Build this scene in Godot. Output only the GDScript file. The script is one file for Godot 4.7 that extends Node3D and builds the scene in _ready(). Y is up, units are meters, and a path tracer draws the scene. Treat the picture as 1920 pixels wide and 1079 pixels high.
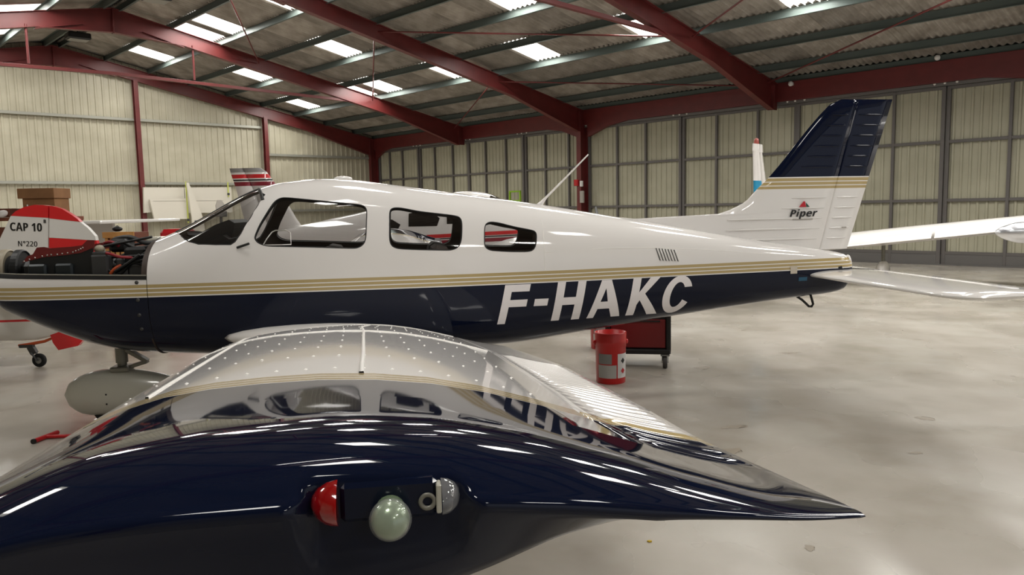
extends Node3D

var M := {}
var taken := {}
var HT := Transform3D()          # hall frame: x across the hall (door wall at 0), y up, z along the ridge (back wall at 0)
const FRAMES := [0.2, 6.7, 13.2, 20.4, 27.4, 34.0, 40.4]


# ------------------------------------------------------------------ mesh building
class MB:
	var st := SurfaceTool.new()

	func _init() -> void:
		st.begin(Mesh.PRIMITIVE_TRIANGLES)
		st.set_smooth_group(0)

	func smooth(on: bool) -> void:
		st.set_smooth_group(0 if on else 0xFFFFFFFF)

	func tri(a: Vector3, b: Vector3, c: Vector3) -> void:
		st.add_vertex(a); st.add_vertex(b); st.add_vertex(c)

	func quad(a: Vector3, b: Vector3, c: Vector3, d: Vector3) -> void:
		tri(a, b, c); tri(a, c, d)

	# polygon turned to face away from c
	func face(p: Array, c: Vector3) -> void:
		var n: Vector3 = (p[2] - p[0]).cross(p[1] - p[0])
		if n.dot(p[0] + p[2] - 2.0 * c) < 0.0:
			p.reverse()
		for i in range(1, p.size() - 1):
			tri(p[0], p[i], p[i + 1])

	func grid(rows: Array, flip := false, closed := false) -> void:
		for i in rows.size() - 1:
			var a: Array = rows[i]
			var b: Array = rows[i + 1]
			var n: int = a.size()
			for k in (n if closed else n - 1):
				var k2: int = (k + 1) % n
				if flip:
					quad(a[k], b[k], b[k2], a[k2])
				else:
					quad(a[k], a[k2], b[k2], b[k])

	# chamfered box, half sizes h
	func box(c: Vector3, size: Vector3, b := Basis(), ch := 0.004) -> void:
		smooth(false)
		var h := size * 0.5
		ch = minf(ch, minf(h.x, minf(h.y, h.z)) * 0.45)
		var v := func(s: Vector3, ax: int) -> Vector3:
			var p := Vector3(s.x * (h.x - ch), s.y * (h.y - ch), s.z * (h.z - ch))
			p[ax] = s[ax] * h[ax]
			return c + b * p
		for ax in 3:
			var u := (ax + 1) % 3
			var w := (ax + 2) % 3
			for sg in [-1.0, 1.0]:
				var pts := []
				for q in [[-1.0, -1.0], [1.0, -1.0], [1.0, 1.0], [-1.0, 1.0]]:
					var s := Vector3()
					s[ax] = sg; s[u] = q[0]; s[w] = q[1]
					pts.append(v.call(s, ax))
				face(pts, c)
			for s1 in [-1.0, 1.0]:
				for s2 in [-1.0, 1.0]:
					var p0 := Vector3(); var p1 := Vector3()
					p0[u] = s1; p0[w] = s2; p0[ax] = -1.0
					p1[u] = s1; p1[w] = s2; p1[ax] = 1.0
					face([v.call(p0, u), v.call(p1, u), v.call(p1, w), v.call(p0, w)], c)
		for x in [-1.0, 1.0]:
			for y in [-1.0, 1.0]:
				for z in [-1.0, 1.0]:
					var s := Vector3(x, y, z)
					face([v.call(s, 0), v.call(s, 1), v.call(s, 2)], c)

	# bar of w x h section from a to b
	func bar(a: Vector3, b: Vector3, w: float, h: float, up := Vector3.UP, ch := 0.003) -> void:
		var z := (b - a).normalized()
		var x := up.cross(z)
		if x.length() < 0.01:
			x = Vector3.RIGHT.cross(z)
		x = x.normalized()
		box((a + b) * 0.5, Vector3(w, h, a.distance_to(b)), Basis(x, z.cross(x), z), ch)

	# rolled I section
	func ibeam(a: Vector3, b: Vector3, w: float, h: float, up := Vector3.UP) -> void:
		var z := (b - a).normalized()
		var x := up.cross(z).normalized()
		var y := z.cross(x)
		var bs := Basis(x, y, z)
		var c := (a + b) * 0.5
		var l := a.distance_to(b)
		box(c + y * (h * 0.5 - 0.008), Vector3(w, 0.016, l), bs, 0.002)
		box(c - y * (h * 0.5 - 0.008), Vector3(w, 0.016, l), bs, 0.002)
		box(c, Vector3(0.012, h - 0.03, l), bs, 0.001)

	func tube(p: Array, r, sides := 8, caps := true) -> void:
		smooth(true)
		var rows := []
		var n0 := Vector3.ZERO
		for i in p.size():
			var d: Vector3 = (p[mini(i + 1, p.size() - 1)] - p[maxi(i - 1, 0)]).normalized()
			if i == 0:
				n0 = d.cross(Vector3.UP)
				if n0.length() < 0.1:
					n0 = d.cross(Vector3.RIGHT)
			n0 = (n0 - d * n0.dot(d)).normalized()
			var m := d.cross(n0)
			var rr: float = r[i] if r is Array else r
			var row := []
			for k in sides:
				var t := TAU * k / sides
				row.append(p[i] + (n0 * cos(t) + m * sin(t)) * rr)
			rows.append(row)
		grid(rows, false, true)
		if caps:
			smooth(false)
			var dd: Vector3 = p[1] - p[0]
			face(rows[0].duplicate(), p[0] + dd * 0.5)
			face(rows[-1].duplicate(), p[-1] - (p[-1] - p[-2]) * 0.5)
			smooth(true)

	# profile of Vector2(radius, height) turned round the y axis of t
	func lathe(prof: Array, t := Transform3D(), sides := 24, sm := true) -> void:
		smooth(sm)
		var rows := []
		for q in prof:
			var row := []
			for k in sides:
				var a := TAU * k / sides
				row.append(t * Vector3(q.x * cos(a), q.y, q.x * sin(a)))
			rows.append(row)
		grid(rows, true, true)

	func ball(c: Vector3, r: Vector3, b := Basis(), n := 10, m := 16) -> void:
		var prof := []
		for i in n + 1:
			var a := PI * i / n - PI / 2
			prof.append(Vector2(maxf(cos(a), 0.0005), sin(a)))
		lathe(prof, Transform3D(b * Basis.from_scale(r), c), m)

	# flat outline (x, y of t) of thickness d along z of t
	func prism(poly: PackedVector2Array, t: Transform3D, d: float) -> void:
		smooth(false)
		var ix := Geometry2D.triangulate_polygon(poly)
		var c2 := Vector2.ZERO
		for q in poly:
			c2 += q / poly.size()
		var c := t * Vector3(c2.x, c2.y, 0.0)
		for i in range(0, ix.size(), 3):
			for sg in [-0.5, 0.5]:
				var pts := []
				for k in 3:
					var q := poly[ix[i + k]]
					pts.append(t * Vector3(q.x, q.y, sg * d))
				var m: Vector3 = (pts[0] + pts[1] + pts[2]) / 3.0
				face(pts, m - t.basis.z * sg)
		var cw := Geometry2D.is_polygon_clockwise(poly)
		for i in poly.size():
			var a := poly[i]
			var b := poly[(i + 1) % poly.size()]
			var e := (b - a).orthogonal() * (1.0 if cw else -1.0)
			var mid := (a + b) * 0.5 - e
			face([t * Vector3(a.x, a.y, -0.5 * d), t * Vector3(b.x, b.y, -0.5 * d), t * Vector3(b.x, b.y, 0.5 * d), t * Vector3(a.x, a.y, 0.5 * d)], t * Vector3(mid.x, mid.y, 0.0))

	func done(m: Material, mesh: ArrayMesh = null) -> ArrayMesh:
		st.generate_normals()
		st.set_material(m)
		return st.commit(mesh)


# ------------------------------------------------------------------ nodes
func numbered(called: String) -> String:
	if not taken.has(called):
		taken[called] = 0
		return called
	taken[called] += 1
	return "%s_%03d" % [called, taken[called]]


func thing(called: String, label: String, category: String, t := Transform3D(), group := "") -> Node3D:
	var o := Node3D.new()
	o.name = numbered(called)
	add_child(o)
	o.transform = t
	o.set_meta("label", label)
	o.set_meta("category", category)
	if group:
		o.set_meta("group", group)
	return o


func obj(called: String, mesh: Mesh, parent: Node3D, t := Transform3D(), label := "") -> MeshInstance3D:
	var o := MeshInstance3D.new()
	o.name = called
	o.mesh = mesh
	o.transform = t
	parent.add_child(o, true)
	if label:
		o.set_meta("label", label)
	return o


func mk(called: String, b: MB, m: String, parent: Node3D, label := "") -> MeshInstance3D:
	return obj(called, b.done(M[m]), parent, Transform3D(), label)


func struct(called: String, t := Transform3D()) -> Node3D:
	var o := Node3D.new()
	o.name = called
	add_child(o)
	o.transform = t
	o.set_meta("kind", "structure")
	return o


func group(called: String, parent: Node3D, t := Transform3D()) -> Node3D:
	var o := Node3D.new()
	o.name = called
	o.transform = t
	parent.add_child(o, true)
	return o


# ------------------------------------------------------------------ materials
func mat(n: String, c: Color, rough := 0.5, metal := 0.0, coat := 0.0) -> StandardMaterial3D:
	var m := StandardMaterial3D.new()
	m.resource_name = n
	m.albedo_color = c
	m.roughness = rough
	m.metallic = metal
	if coat > 0.0:
		m.clearcoat_enabled = true
		m.clearcoat = coat
		m.clearcoat_roughness = 0.02
	M[n] = m
	return m


func noise_tex(seed_: int, freq: float, ramp: Array, size := 512, oct := 4) -> NoiseTexture2D:
	var f := FastNoiseLite.new()
	f.seed = seed_
	f.frequency = freq
	f.fractal_octaves = oct
	var t := NoiseTexture2D.new()
	t.width = size
	t.height = size
	t.seamless = true
	t.noise = f
	var g := Gradient.new()
	g.offsets = PackedFloat32Array(ramp[0])
	g.colors = PackedColorArray(ramp[1])
	t.color_ramp = g
	return t


func tri_tex(m: StandardMaterial3D, t: Texture2D, scale: float, world := true) -> void:
	m.albedo_texture = t
	m.uv1_triplanar = true
	m.uv1_world_triplanar = world
	m.uv1_scale = Vector3.ONE * scale


func make_materials() -> void:
	mat("white_paint", Color(0.895, 0.882, 0.868), 0.07)
	mat("polished", Color(0.85, 0.86, 0.88), 0.28, 1.0)
	mat("navy_paint", Color(0.052, 0.078, 0.155), 0.035).metallic_specular = 0.37
	mat("gold_paint", Color(0.70, 0.62, 0.43), 0.12)
	mat("decal_white", Color(0.93, 0.91, 0.91), 0.3)
	mat("decal_black", Color(0.07, 0.065, 0.06), 0.4)
	mat("decal_red", Color(0.72, 0.10, 0.16), 0.4)
	mat("decal_green", Color(0.10, 0.28, 0.22), 0.4)
	mat("decal_grey", Color(0.62, 0.60, 0.57), 0.5)
	mat("decal_blue", Color(0.13, 0.34, 0.45), 0.5)
	mat("tape_beige", Color(0.78, 0.74, 0.68), 0.6)
	mat("seam_white", Color(0.95, 0.94, 0.92), 0.3)
	mat("cabin_trim", Color(0.30, 0.26, 0.235), 0.8)
	mat("panel_black", Color(0.06, 0.06, 0.065), 0.6)
	mat("seat_grey", Color(0.33, 0.30, 0.28), 0.8)
	mat("seal_black", Color(0.055, 0.052, 0.05), 0.55)
	mat("flange_brown", Color(0.22, 0.17, 0.14), 0.6)
	mat("engine_black", Color(0.075, 0.08, 0.082), 0.5)
	mat("engine_grey", Color(0.22, 0.22, 0.22), 0.45)
	mat("cylinder_grey", Color(0.16, 0.18, 0.19), 0.35, 0.4)
	mat("engine_tan", Color(0.60, 0.56, 0.48), 0.5)
	mat("baffle_red", Color(0.42, 0.10, 0.085), 0.6)
	mat("hose_red", Color(0.55, 0.10, 0.14), 0.5)
	mat("hose_orange", Color(0.72, 0.30, 0.12), 0.5)
	mat("aluminium", Color(0.80, 0.79, 0.77), 0.3, 0.9)
	mat("chrome", Color(0.88, 0.88, 0.88), 0.12, 1.0)
	mat("strut_grey", Color(0.50, 0.49, 0.45), 0.45, 0.3)
	mat("fairing_grey", Color(0.74, 0.73, 0.68), 0.3, 0.0, 0.6)
	mat("tyre", Color(0.05, 0.05, 0.05), 0.8)
	mat("wheel_metal", Color(0.55, 0.55, 0.54), 0.4, 0.6)
	var g := mat("pane", Color(0.16, 0.14, 0.12, 0.22), 0.03)
	g.transparency = BaseMaterial3D.TRANSPARENCY_ALPHA
	g.cull_mode = BaseMaterial3D.CULL_DISABLED
	mat("dark_pane", Color(0.05, 0.045, 0.04), 0.06, 0.0, 1.0)
	var rl := mat("red_lens", Color(0.56, 0.05, 0.055), 0.12, 0.0, 1.0)
	rl.subsurf_scatter_enabled = true
	rl.subsurf_scatter_strength = 0.3
	var cl := mat("clear_lens", Color(0.9, 0.9, 0.9, 0.15), 0.03)
	cl.transparency = BaseMaterial3D.TRANSPARENCY_ALPHA
	cl.cull_mode = BaseMaterial3D.CULL_DISABLED
	mat("strobe_green", Color(0.52, 0.60, 0.47), 0.3, 0.35, 0.5)
	# hall
	var c := mat("concrete", Color(1, 1, 1), 0.34)
	tri_tex(c, noise_tex(3, 0.006, [[0.25, 0.5, 0.75], [Color(0.655, 0.63, 0.59), Color(0.69, 0.665, 0.628), Color(0.715, 0.695, 0.66)]], 1024, 5), 0.11)
	c.detail_enabled = true
	c.detail_blend_mode = BaseMaterial3D.BLEND_MODE_MUL
	c.detail_albedo = noise_tex(9, 0.03, [[0.0, 0.5, 1.0], [Color(0.91, 0.905, 0.89), Color(0.975, 0.975, 0.97), Color(1, 1, 1)]], 512, 5)
	c.roughness_texture = noise_tex(5, 0.01, [[0.2, 0.8], [Color(0.55, 0.55, 0.55), Color(1, 1, 1)]], 512, 4)
	c.metallic_specular = 0.45
	mat("stain", Color(0.56, 0.52, 0.46), 0.5)
	mat("stain_grey", Color(0.56, 0.53, 0.48), 0.4)
	var w := mat("cladding_cream", Color(1, 1, 1), 0.5)
	tri_tex(w, noise_tex(11, 0.01, [[0.2, 0.8], [Color(0.675, 0.652, 0.57), Color(0.73, 0.71, 0.63)]], 256, 4), 0.35)
	var d := mat("door_cream", Color(1, 1, 1), 0.5)
	tri_tex(d, noise_tex(12, 0.01, [[0.2, 0.8], [Color(0.635, 0.622, 0.54), Color(0.685, 0.672, 0.59)]], 256, 4), 0.35)
	mat("door_frame", Color(0.40, 0.385, 0.375), 0.5, 0.2)
	mat("track_grey", Color(0.42, 0.41, 0.40), 0.5, 0.3)
	mat("girt_zinc", Color(0.62, 0.62, 0.58), 0.45, 0.4)
	var p := mat("purlin_green", Color(0.36, 0.40, 0.385), 0.45, 0.3)
	p.metallic_specular = 0.4
	var r := mat("oxide_red", Color(1, 1, 1), 0.45)
	tri_tex(r, noise_tex(21, 0.02, [[0.2, 0.8], [Color(0.355, 0.122, 0.118), Color(0.40, 0.14, 0.135)]], 256, 4), 0.5)
	for i in 3:
		var s := mat("roof_sheet_%d" % i, Color(1, 1, 1), 0.85)
		var k: float = [0.88, 0.95, 1.02][i]
		tri_tex(s, noise_tex(30 + i, 0.015, [[0.2, 0.5, 0.8], [Color(0.50 * k, 0.47 * k, 0.435 * k), Color(0.58 * k, 0.55 * k, 0.51 * k), Color(0.65 * k, 0.62 * k, 0.585 * k)]], 256, 5), 0.4)
	var sk := mat("skylight_sheet", Color(0.9, 0.9, 0.88), 0.5)
	sk.emission_enabled = true
	sk.emission = Color(1.0, 0.985, 0.95)
	sk.emission_energy_multiplier = SKY_GLOW
	mat("outer_grey", Color(0.4, 0.4, 0.4), 0.8)
	mat("lamp_black", Color(0.04, 0.04, 0.04), 0.5)
	mat("lamp_glass", Color(0.45, 0.44, 0.42), 0.3)
	mat("label_pale", Color(0.74, 0.73, 0.71), 0.5)
	# things
	mat("bucket_red", Color(0.78, 0.05, 0.045), 0.35, 0.0, 0.3)
	mat("label_white", Color(0.86, 0.85, 0.84), 0.5)
	mat("cart_red", Color(0.43, 0.05, 0.065), 0.4)
	mat("cart_black", Color(0.045, 0.045, 0.045), 0.45)
	mat("caster_grey", Color(0.25, 0.24, 0.23), 0.5)
	mat("bar_red", Color(0.70, 0.09, 0.11), 0.4)
	mat("cap_red", Color(0.80, 0.06, 0.10), 0.35, 0.0, 0.6)
	mat("cap_dark_red", Color(0.50, 0.03, 0.14), 0.35, 0.0, 0.5)
	mat("plain_white", Color(0.86, 0.85, 0.83), 0.4, 0.0, 0.3)
	mat("grey_cap", Color(0.55, 0.54, 0.53), 0.5)
	mat("cyan_paint", Color(0.10, 0.55, 0.72), 0.35)
	mat("beacon_red", Color(0.62, 0.30, 0.26), 0.3)
	var cb := mat("cardboard", Color(1, 1, 1), 0.85)
	tri_tex(cb, noise_tex(41, 0.02, [[0.2, 0.8], [Color(0.52, 0.37, 0.24), Color(0.57, 0.41, 0.27)]], 128, 4), 1.0)
	mat("cardboard_dark", Color(0.42, 0.24, 0.17), 0.85)
	var wd := mat("pallet_wood", Color(1, 1, 1), 0.75)
	tri_tex(wd, noise_tex(44, 0.03, [[0.2, 0.8], [Color(0.66, 0.47, 0.25), Color(0.76, 0.57, 0.33)]], 128, 4), 1.0)
	mat("strap_lime", Color(0.72, 0.75, 0.35), 0.7)
	mat("lime_green", Color(0.50, 0.66, 0.12), 0.5)
	mat("storage_white", Color(0.80, 0.78, 0.73), 0.55)
	mat("rust_brown", Color(0.48, 0.26, 0.17), 0.7)
	mat("leaf_yellow", Color(0.72, 0.60, 0.10), 0.7)


const SKY_GLOW := 3.0
const SKY_PANEL_ENERGY := 8.4
const DOOR_ENERGY := 0.15
# skylights: [row, start along the ridge]; the rows sit between two purlins
const ROWS := [-4.2, -7.2, -10.2]
const SKY_S := [
	[1.4, 5.6, 7.15, 11.0, 14.85, 18.75, 22.7, 25.4, 27.4, 29.4, 31.4, 34.5, 38.2],
	[3.3, 9.2, 16.8, 23.6, 26.8, 29.8, 33.0, 36.2],
	[1.85, 6.1, 7.5, 11.25, 15.4, 19.3, 23.2, 27.2, 31.2, 35.2]]
const SKY_S2 := [
	[2.4, 6.5, 22.1, 30.0, 38.0],
	[5.0, 11.3, 26.8, 36.4],
	[1.9, 5.6, 7.4, 11.4, 23.2, 32.0]]


func roof_y(t: float) -> float:
	return 5.15 + 0.2 * (13.4 - absf(t + 13.4))


func _ready() -> void:
	# camera
	var cam := Camera3D.new()
	cam.name = "camera"
	cam.position = Vector3(3.1, 1.65, 6.3)
	cam.rotation_degrees = Vector3(-6.0, -8.5, -1.15)
	cam.fov = rad_to_deg(2.0 * atan(1079.0 * 0.5 / 1430.0))
	cam.near = 0.05
	cam.far = 300.0
	add_child(cam)
	cam.current = true
	# sky: flat overcast, seen only through the open door behind the camera
	var env := Environment.new()
	var sm := ProceduralSkyMaterial.new()
	sm.sky_top_color = Color(0.72, 0.76, 0.80)
	sm.sky_horizon_color = Color(0.82, 0.83, 0.84)
	sm.ground_bottom_color = Color(0.35, 0.35, 0.34)
	sm.ground_horizon_color = Color(0.6, 0.6, 0.6)
	sm.sun_angle_max = 1.0
	var sky := Sky.new()
	sky.sky_material = sm
	env.sky = sky
	env.background_mode = Environment.BG_SKY
	env.background_energy_multiplier = 0.12
	env.tonemap_mode = Environment.TONE_MAPPER_LINEAR
	env.tonemap_exposure = 1.0
	env.sdfgi_enabled = true
	env.ssao_enabled = true
	env.ssil_enabled = true
	var we := WorldEnvironment.new()
	we.name = "environment"
	we.environment = env
	add_child(we)
	# hall frame, turned against the aircraft by the way it is parked
	var g := Vector3(0.8144, 0, -0.5804)
	var r := Vector3(-0.5804, 0, -0.8144)
	HT = Transform3D(Basis(g, Vector3.UP, -r), Vector3(2.197, 0, -31.175))
	# daylight through the open door at the far end of the hall, behind the camera
	var al := AreaLight3D.new()
	al.name = "door_daylight"
	al.area_size = Vector2(22.0, 4.3)
	al.area_normalize_energy = false
	al.light_energy = DOOR_ENERGY
	al.light_color = Color(0.99, 0.99, 1.0)
	al.shadow_enabled = true
	add_child(al)
	al.transform = HT * Transform3D(Basis(), Vector3(-13.4, 2.25, 40.7))
	# daylight under every translucent roof sheet
	for side in 2:
		for k in 3:
			for s in (SKY_S[k] if side == 0 else SKY_S2[k]):
				var t: float = ROWS[k] - 0.72
				if side == 1:
					t = -26.8 - t
				var l := AreaLight3D.new()
				l.name = "skylight_daylight"
				l.area_size = Vector2(0.9, 1.2)
				l.area_normalize_energy = false
				l.light_energy = SKY_PANEL_ENERGY
				l.light_color = Color(1.0, 0.99, 0.97)
				l.shadow_enabled = true
				add_child(l, true)
				var down := Vector3(-0.196 if side == 0 else 0.196, -0.981, 0)   # square to the slope
				var bz := -down
				var bx := Vector3(0, 0, 1)
				l.transform = HT * Transform3D(Basis(bx, bz.cross(bx), bz), Vector3(t, roof_y(t) - 0.06, s + 0.5))
	make_materials()
	build_hall()
	build_airplane()
	build_neighbours()
	build_clutter()


# ------------------------------------------------------------------ hall
func sheet_mesh(len_s: float, len_t: float, waves: int) -> ArrayMesh:
	# corrugated roof sheet: waves along z, fall along x
	var b := MB.new()
	var r0 := []; var r1 := []
	var n := waves * 6
	for i in n + 1:
		var z := len_s * i / n
		var y := 0.025 * cos(TAU * i / 6.0)
		r0.append(Vector3(0, y, z))
		r1.append(Vector3(-len_t, y, z))
	b.grid([r0, r1])
	return b.done(null)


func clad_sheet(w: float, y0: float, ya: float, yb: float, pitch := 0.25, d := 0.03, flip := false) -> ArrayMesh:
	# trapezoid wall sheet in x-y, ribs towards +z; its top runs from ya to yb
	var b := MB.new()
	b.smooth(false)
	var xs := []
	var n := maxi(1, roundi(w / pitch))
	var p := w / n
	for i in n:
		xs.append([i * p, 0.0]); xs.append([i * p + p * 0.62, 0.0]); xs.append([i * p + p * 0.70, d]); xs.append([i * p + p * 0.92, d])
	xs.append([w, 0.0])
	for i in xs.size() - 1:
		var a: Array = xs[i]
		var c: Array = xs[i + 1]
		var ta := lerpf(ya, yb, a[0] / w)
		var tc := lerpf(ya, yb, c[0] / w)
		b.quad(Vector3(a[0], ta, a[1]), Vector3(c[0], tc, c[1]), Vector3(c[0], y0, c[1]), Vector3(a[0], y0, a[1]))
	return b.done(null)


func inst(called: String, mesh: Mesh, m: String, parent: Node3D, t: Transform3D) -> MeshInstance3D:
	var o := obj(called, mesh, parent, t)
	o.material_override = M[m]
	return o


func build_hall() -> void:
	var b: MB
	# floor slab
	var fl := struct("floor", HT)
	b = MB.new()
	b.box(Vector3(-13.4, -0.15, 20.2), Vector3(28.0, 0.3, 42.0))
	mk("floor_slab", b, "concrete", fl)
	var rn := RandomNumberGenerator.new()
	rn.seed = 5
	var inv := HT.affine_inverse()
	for q in [[5.25, 1.62, 0.10, 0.035], [5.52, 1.10, 0.09, 0.03], [5.02, 2.05, 0.07, 0.03], [6.1, -0.9, 0.10, 0.03], [5.0, 3.05, 0.03, 0.02], [7.0, 1.2, 0.06, 0.04], [6.4, 1.9, 0.04, 0.02], [7.3, -1.4, 0.1, 0.03], [4.9, 0.2, 0.08, 0.02]]:
		b = MB.new()
		var pts := []
		var p1 := rn.randf_range(0, TAU)
		var p2 := rn.randf_range(0, TAU)
		for i in 36:
			var a := TAU * i / 36
			var k := 0.9 + 0.22 * sin(2.0 * a + p1) + 0.14 * sin(5.0 * a + p2) + 0.07 * sin(9.0 * a + p1)
			pts.append(inv * Vector3(q[0] + cos(a) * q[2] * k, 0.0012, q[1] + sin(a) * q[3] * k * 1.6))
		b.face(pts, pts[0] - Vector3(0, 1, 0))
		mk("floor_stain", b, "stain" if q[2] < 0.11 else "stain_grey", fl)
	# back wall (gable)
	var wb := struct("wall_back", HT)
	for i in 27:
		var x := -1.0 * (i + 1)
		var top := func(q: float) -> float: return roof_y(clampf(q, -26.8, 0.0)) - 0.03
		var ms := clad_sheet(1.0, 0.0, top.call(x), top.call(x + 1.0))
		inst("wall_sheet", ms, "cladding_cream", wb, Transform3D(Basis(), Vector3(x, 0, -0.03)))
	b = MB.new()
	b.prism(PackedVector2Array([Vector2(0.4, -0.3), Vector2(0.4, 5.2), Vector2(-13.4, 8.1), Vector2(-27.2, 5.2), Vector2(-27.2, -0.3)]), Transform3D(Basis(), Vector3(0, 0, -0.12)), 0.12)
	mk("wall_backing", b, "outer_grey", wb)
	for q in [[-26.6, -5.72, 5.23], [-26.6, -5.72, 2.85], [-5.55, -0.3, 4.1], [-5.55, -0.3, 1.7]]:
		b = MB.new()
		b.box(Vector3((q[0] + q[1]) * 0.5, q[2], 0.08), Vector3(q[1] - q[0], 0.10, 0.10))
		mk("girt", b, "girt_zinc", wb)
	for x in [-5.63, -10.75, -16.05, -21.2]:
		b = MB.new()
		b.ibeam(Vector3(x, 0, 0.24), Vector3(x, roof_y(x) - 0.6, 0.24), 0.16, 0.20, Vector3(0, 0, 1))
		mk("wall_post", b, "oxide_red", wb)
	# left wall and front wall with the wide open door
	var wl := struct("wall_left", HT)
	for i in 41:
		inst("wall_sheet", clad_sheet(1.0, 0.0, 5.12, 5.12), "cladding_cream", wl, Transform3D(Basis(Vector3(0, 0, -1), Vector3.UP, Vector3(1, 0, 0)), Vector3(-26.83, 0, i + 1.0)))
	b = MB.new()
	b.box(Vector3(-27.0, 2.5, 20.2), Vector3(0.12, 5.4, 42.0))
	mk("wall_backing", b, "outer_grey", wl)
	var wf := struct("wall_front", HT)
	b = MB.new()
	b.prism(PackedVector2Array([Vector2(0.4, 4.6), Vector2(0.4, 5.2), Vector2(-13.4, 8.1), Vector2(-27.2, 5.2), Vector2(-27.2, 4.6)]), Transform3D(Basis(), Vector3(0, 0, 40.9)), 0.15)
	b.box(Vector3(-1.0, 2.2, 40.9), Vector3(2.6, 4.8, 0.15))
	b.box(Vector3(-25.9, 2.2, 40.9), Vector3(2.4, 4.8, 0.15))
	mk("wall_panel", b, "cladding_cream", wf)
	# right side: dark backing behind the sliding doors
	var wr := struct("wall_right", HT)
	b = MB.new()
	b.box(Vector3(0.26, 2.5, 20.2), Vector3(0.12, 5.4, 42.0))
	mk("wall_backing", b, "outer_grey", wr)
	# sliding door leaves
	var edges := [0.35, 3.45, 6.8, 10.08, 13.3, 17.16, 20.96, 24.77, 28.6, 32.4, 36.3, 40.1]
	var mull := [1.21, 2.2, 4.51, 5.73, 7.87, 9.06, 11.15, 12.32, 14.58, 15.77, 18.38, 19.75, 22.2, 23.56, 26.15, 27.35, 29.9, 31.1, 33.7, 35.0, 37.6, 38.9]
	for i in edges.size() - 1:
		var d := struct("door_%d" % (i + 1), HT)
		var s0: float = edges[i]
		var s1: float = edges[i + 1]
		var xs := [s0]
		for m in mull:
			if m > s0 + 0.2 and m < s1 - 0.2:
				xs.append(m)
		xs.append(s1)
		var off := 0.0 if i % 2 == 0 else 0.05
		for k in xs.size():
			var wide := k == 0 or k == xs.size() - 1
			b = MB.new()
			var sx: float = xs[k] + (0.05 if k == 0 else -0.05 if wide else 0.0)
			b.box(Vector3(off, 2.2, sx), Vector3(0.07, 4.36, 0.09 if wide else 0.07))
			mk("door_stile", b, "door_frame", d)
		for y in [0.30, 1.61, 3.05, 4.36]:
			b = MB.new()
			b.box(Vector3(off + 0.005, y, (s0 + s1) * 0.5), Vector3(0.06, 0.075, s1 - s0 - 0.02))
			mk("door_rail", b, "door_frame", d)
		b = MB.new()
		b.box(Vector3(off + 0.01, 0.14, (s0 + s1) * 0.5), Vector3(0.07, 0.24, s1 - s0))
		mk("kick_plate", b, "track_grey", d)
		for k in xs.size() - 1:
			var w: float = xs[k + 1] - xs[k]
			var lv := [0.30, 1.61, 3.05, 4.36]
			for j in 3:
				inst("door_panel", clad_sheet(w, lv[j], lv[j + 1], lv[j + 1], 0.21, 0.03), "door_cream", d, Transform3D(Basis(Vector3(0, 0, 1), Vector3.UP, Vector3(-1, 0, 0)), Vector3(off + 0.06, 0, xs[k])))
		for sx in [s0 + 0.25, s1 - 0.25, s1 - 0.02]:
			b = MB.new()
			b.ball(Vector3(-0.09, 4.47, sx), Vector3(0.035, 0.04, 0.04))
			mk("door_roller", b, "aluminium", d)
	# door head beam with knees, floor track
	var hb := struct("trim_1", HT)
	b = MB.new()
	b.box(Vector3(-0.12, 4.74, 20.2), Vector3(0.16, 0.52, 40.8))
	mk("head_beam", b, "oxide_red", hb)
	b = MB.new()
	b.box(Vector3(0.0, 4.44, 20.2), Vector3(0.2, 0.08, 40.8))
	mk("door_track", b, "track_grey", hb)
	b = MB.new()
	b.box(Vector3(-0.02, 0.012, 20.2), Vector3(0.22, 0.024, 40.6))
	mk("floor_track", b, "track_grey", hb)
	for q in [[0.35, 1.6, 4.06], [13.0, 11.4, 4.06], [13.42, 15.2, 4.06], [27.2, 25.6, 4.06], [27.6, 29.2, 4.06]]:
		b = MB.new()
		b.prism(PackedVector2Array([Vector2(q[0], q[2]), Vector2(lerpf(q[0], q[1], 0.5), 4.36), Vector2(q[1], 4.48), Vector2(q[0], 4.9)]), Transform3D(Basis(Vector3(0, 0, 1), Vector3.UP, Vector3(-1, 0, 0)), Vector3(-0.12, 0, 0)), 0.14)
		mk("knee_plate", b, "oxide_red", hb)
	# portal frames
	for i in FRAMES.size():
		var s: float = FRAMES[i]
		var f := struct("trim_%d" % (i + 2), HT)
		for side in 2:
			var X := func(t: float) -> float: return t if side == 0 else -26.8 - t
			var pf := func(q: Array) -> PackedVector2Array:
				var o := PackedVector2Array()
				for v in q:
					o.append(Vector2(X.call(v[0]), v[1]))
				return o
			var tf := Transform3D(Basis(), Vector3(0, 0, s))
			var top := func(t: float) -> float: return roof_y(t) - 0.22
			b = MB.new()
			b.prism(pf.call([[-0.1, top.call(-0.1)], [-13.4, top.call(-13.4)], [-13.4, 6.93], [-11.4, 6.80], [-3.6, top.call(-3.6) - 0.46], [-0.5, 4.26], [-0.1, 4.26]]), tf, 0.014)
			mk("rafter_web", b, "oxide_red", f)
			for e in [[[-0.1, top.call(-0.1)], [-13.4, top.call(-13.4)]], [[-13.4, 6.93], [-11.4, 6.80]], [[-11.4, 6.80], [-3.6, top.call(-3.6) - 0.46]], [[-3.6, top.call(-3.6) - 0.46], [-0.5, 4.26]], [[-11.4, top.call(-11.4) - 0.46], [-12.6, top.call(-12.6) - 0.40]]]:
				b = MB.new()
				var a := Vector3(X.call(e[0][0]), e[0][1], s)
				var c := Vector3(X.call(e[1][0]), e[1][1], s)
				b.bar(a, c, 0.19, 0.018)
				mk("rafter_flange", b, "oxide_red", f)
			b = MB.new()
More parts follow.
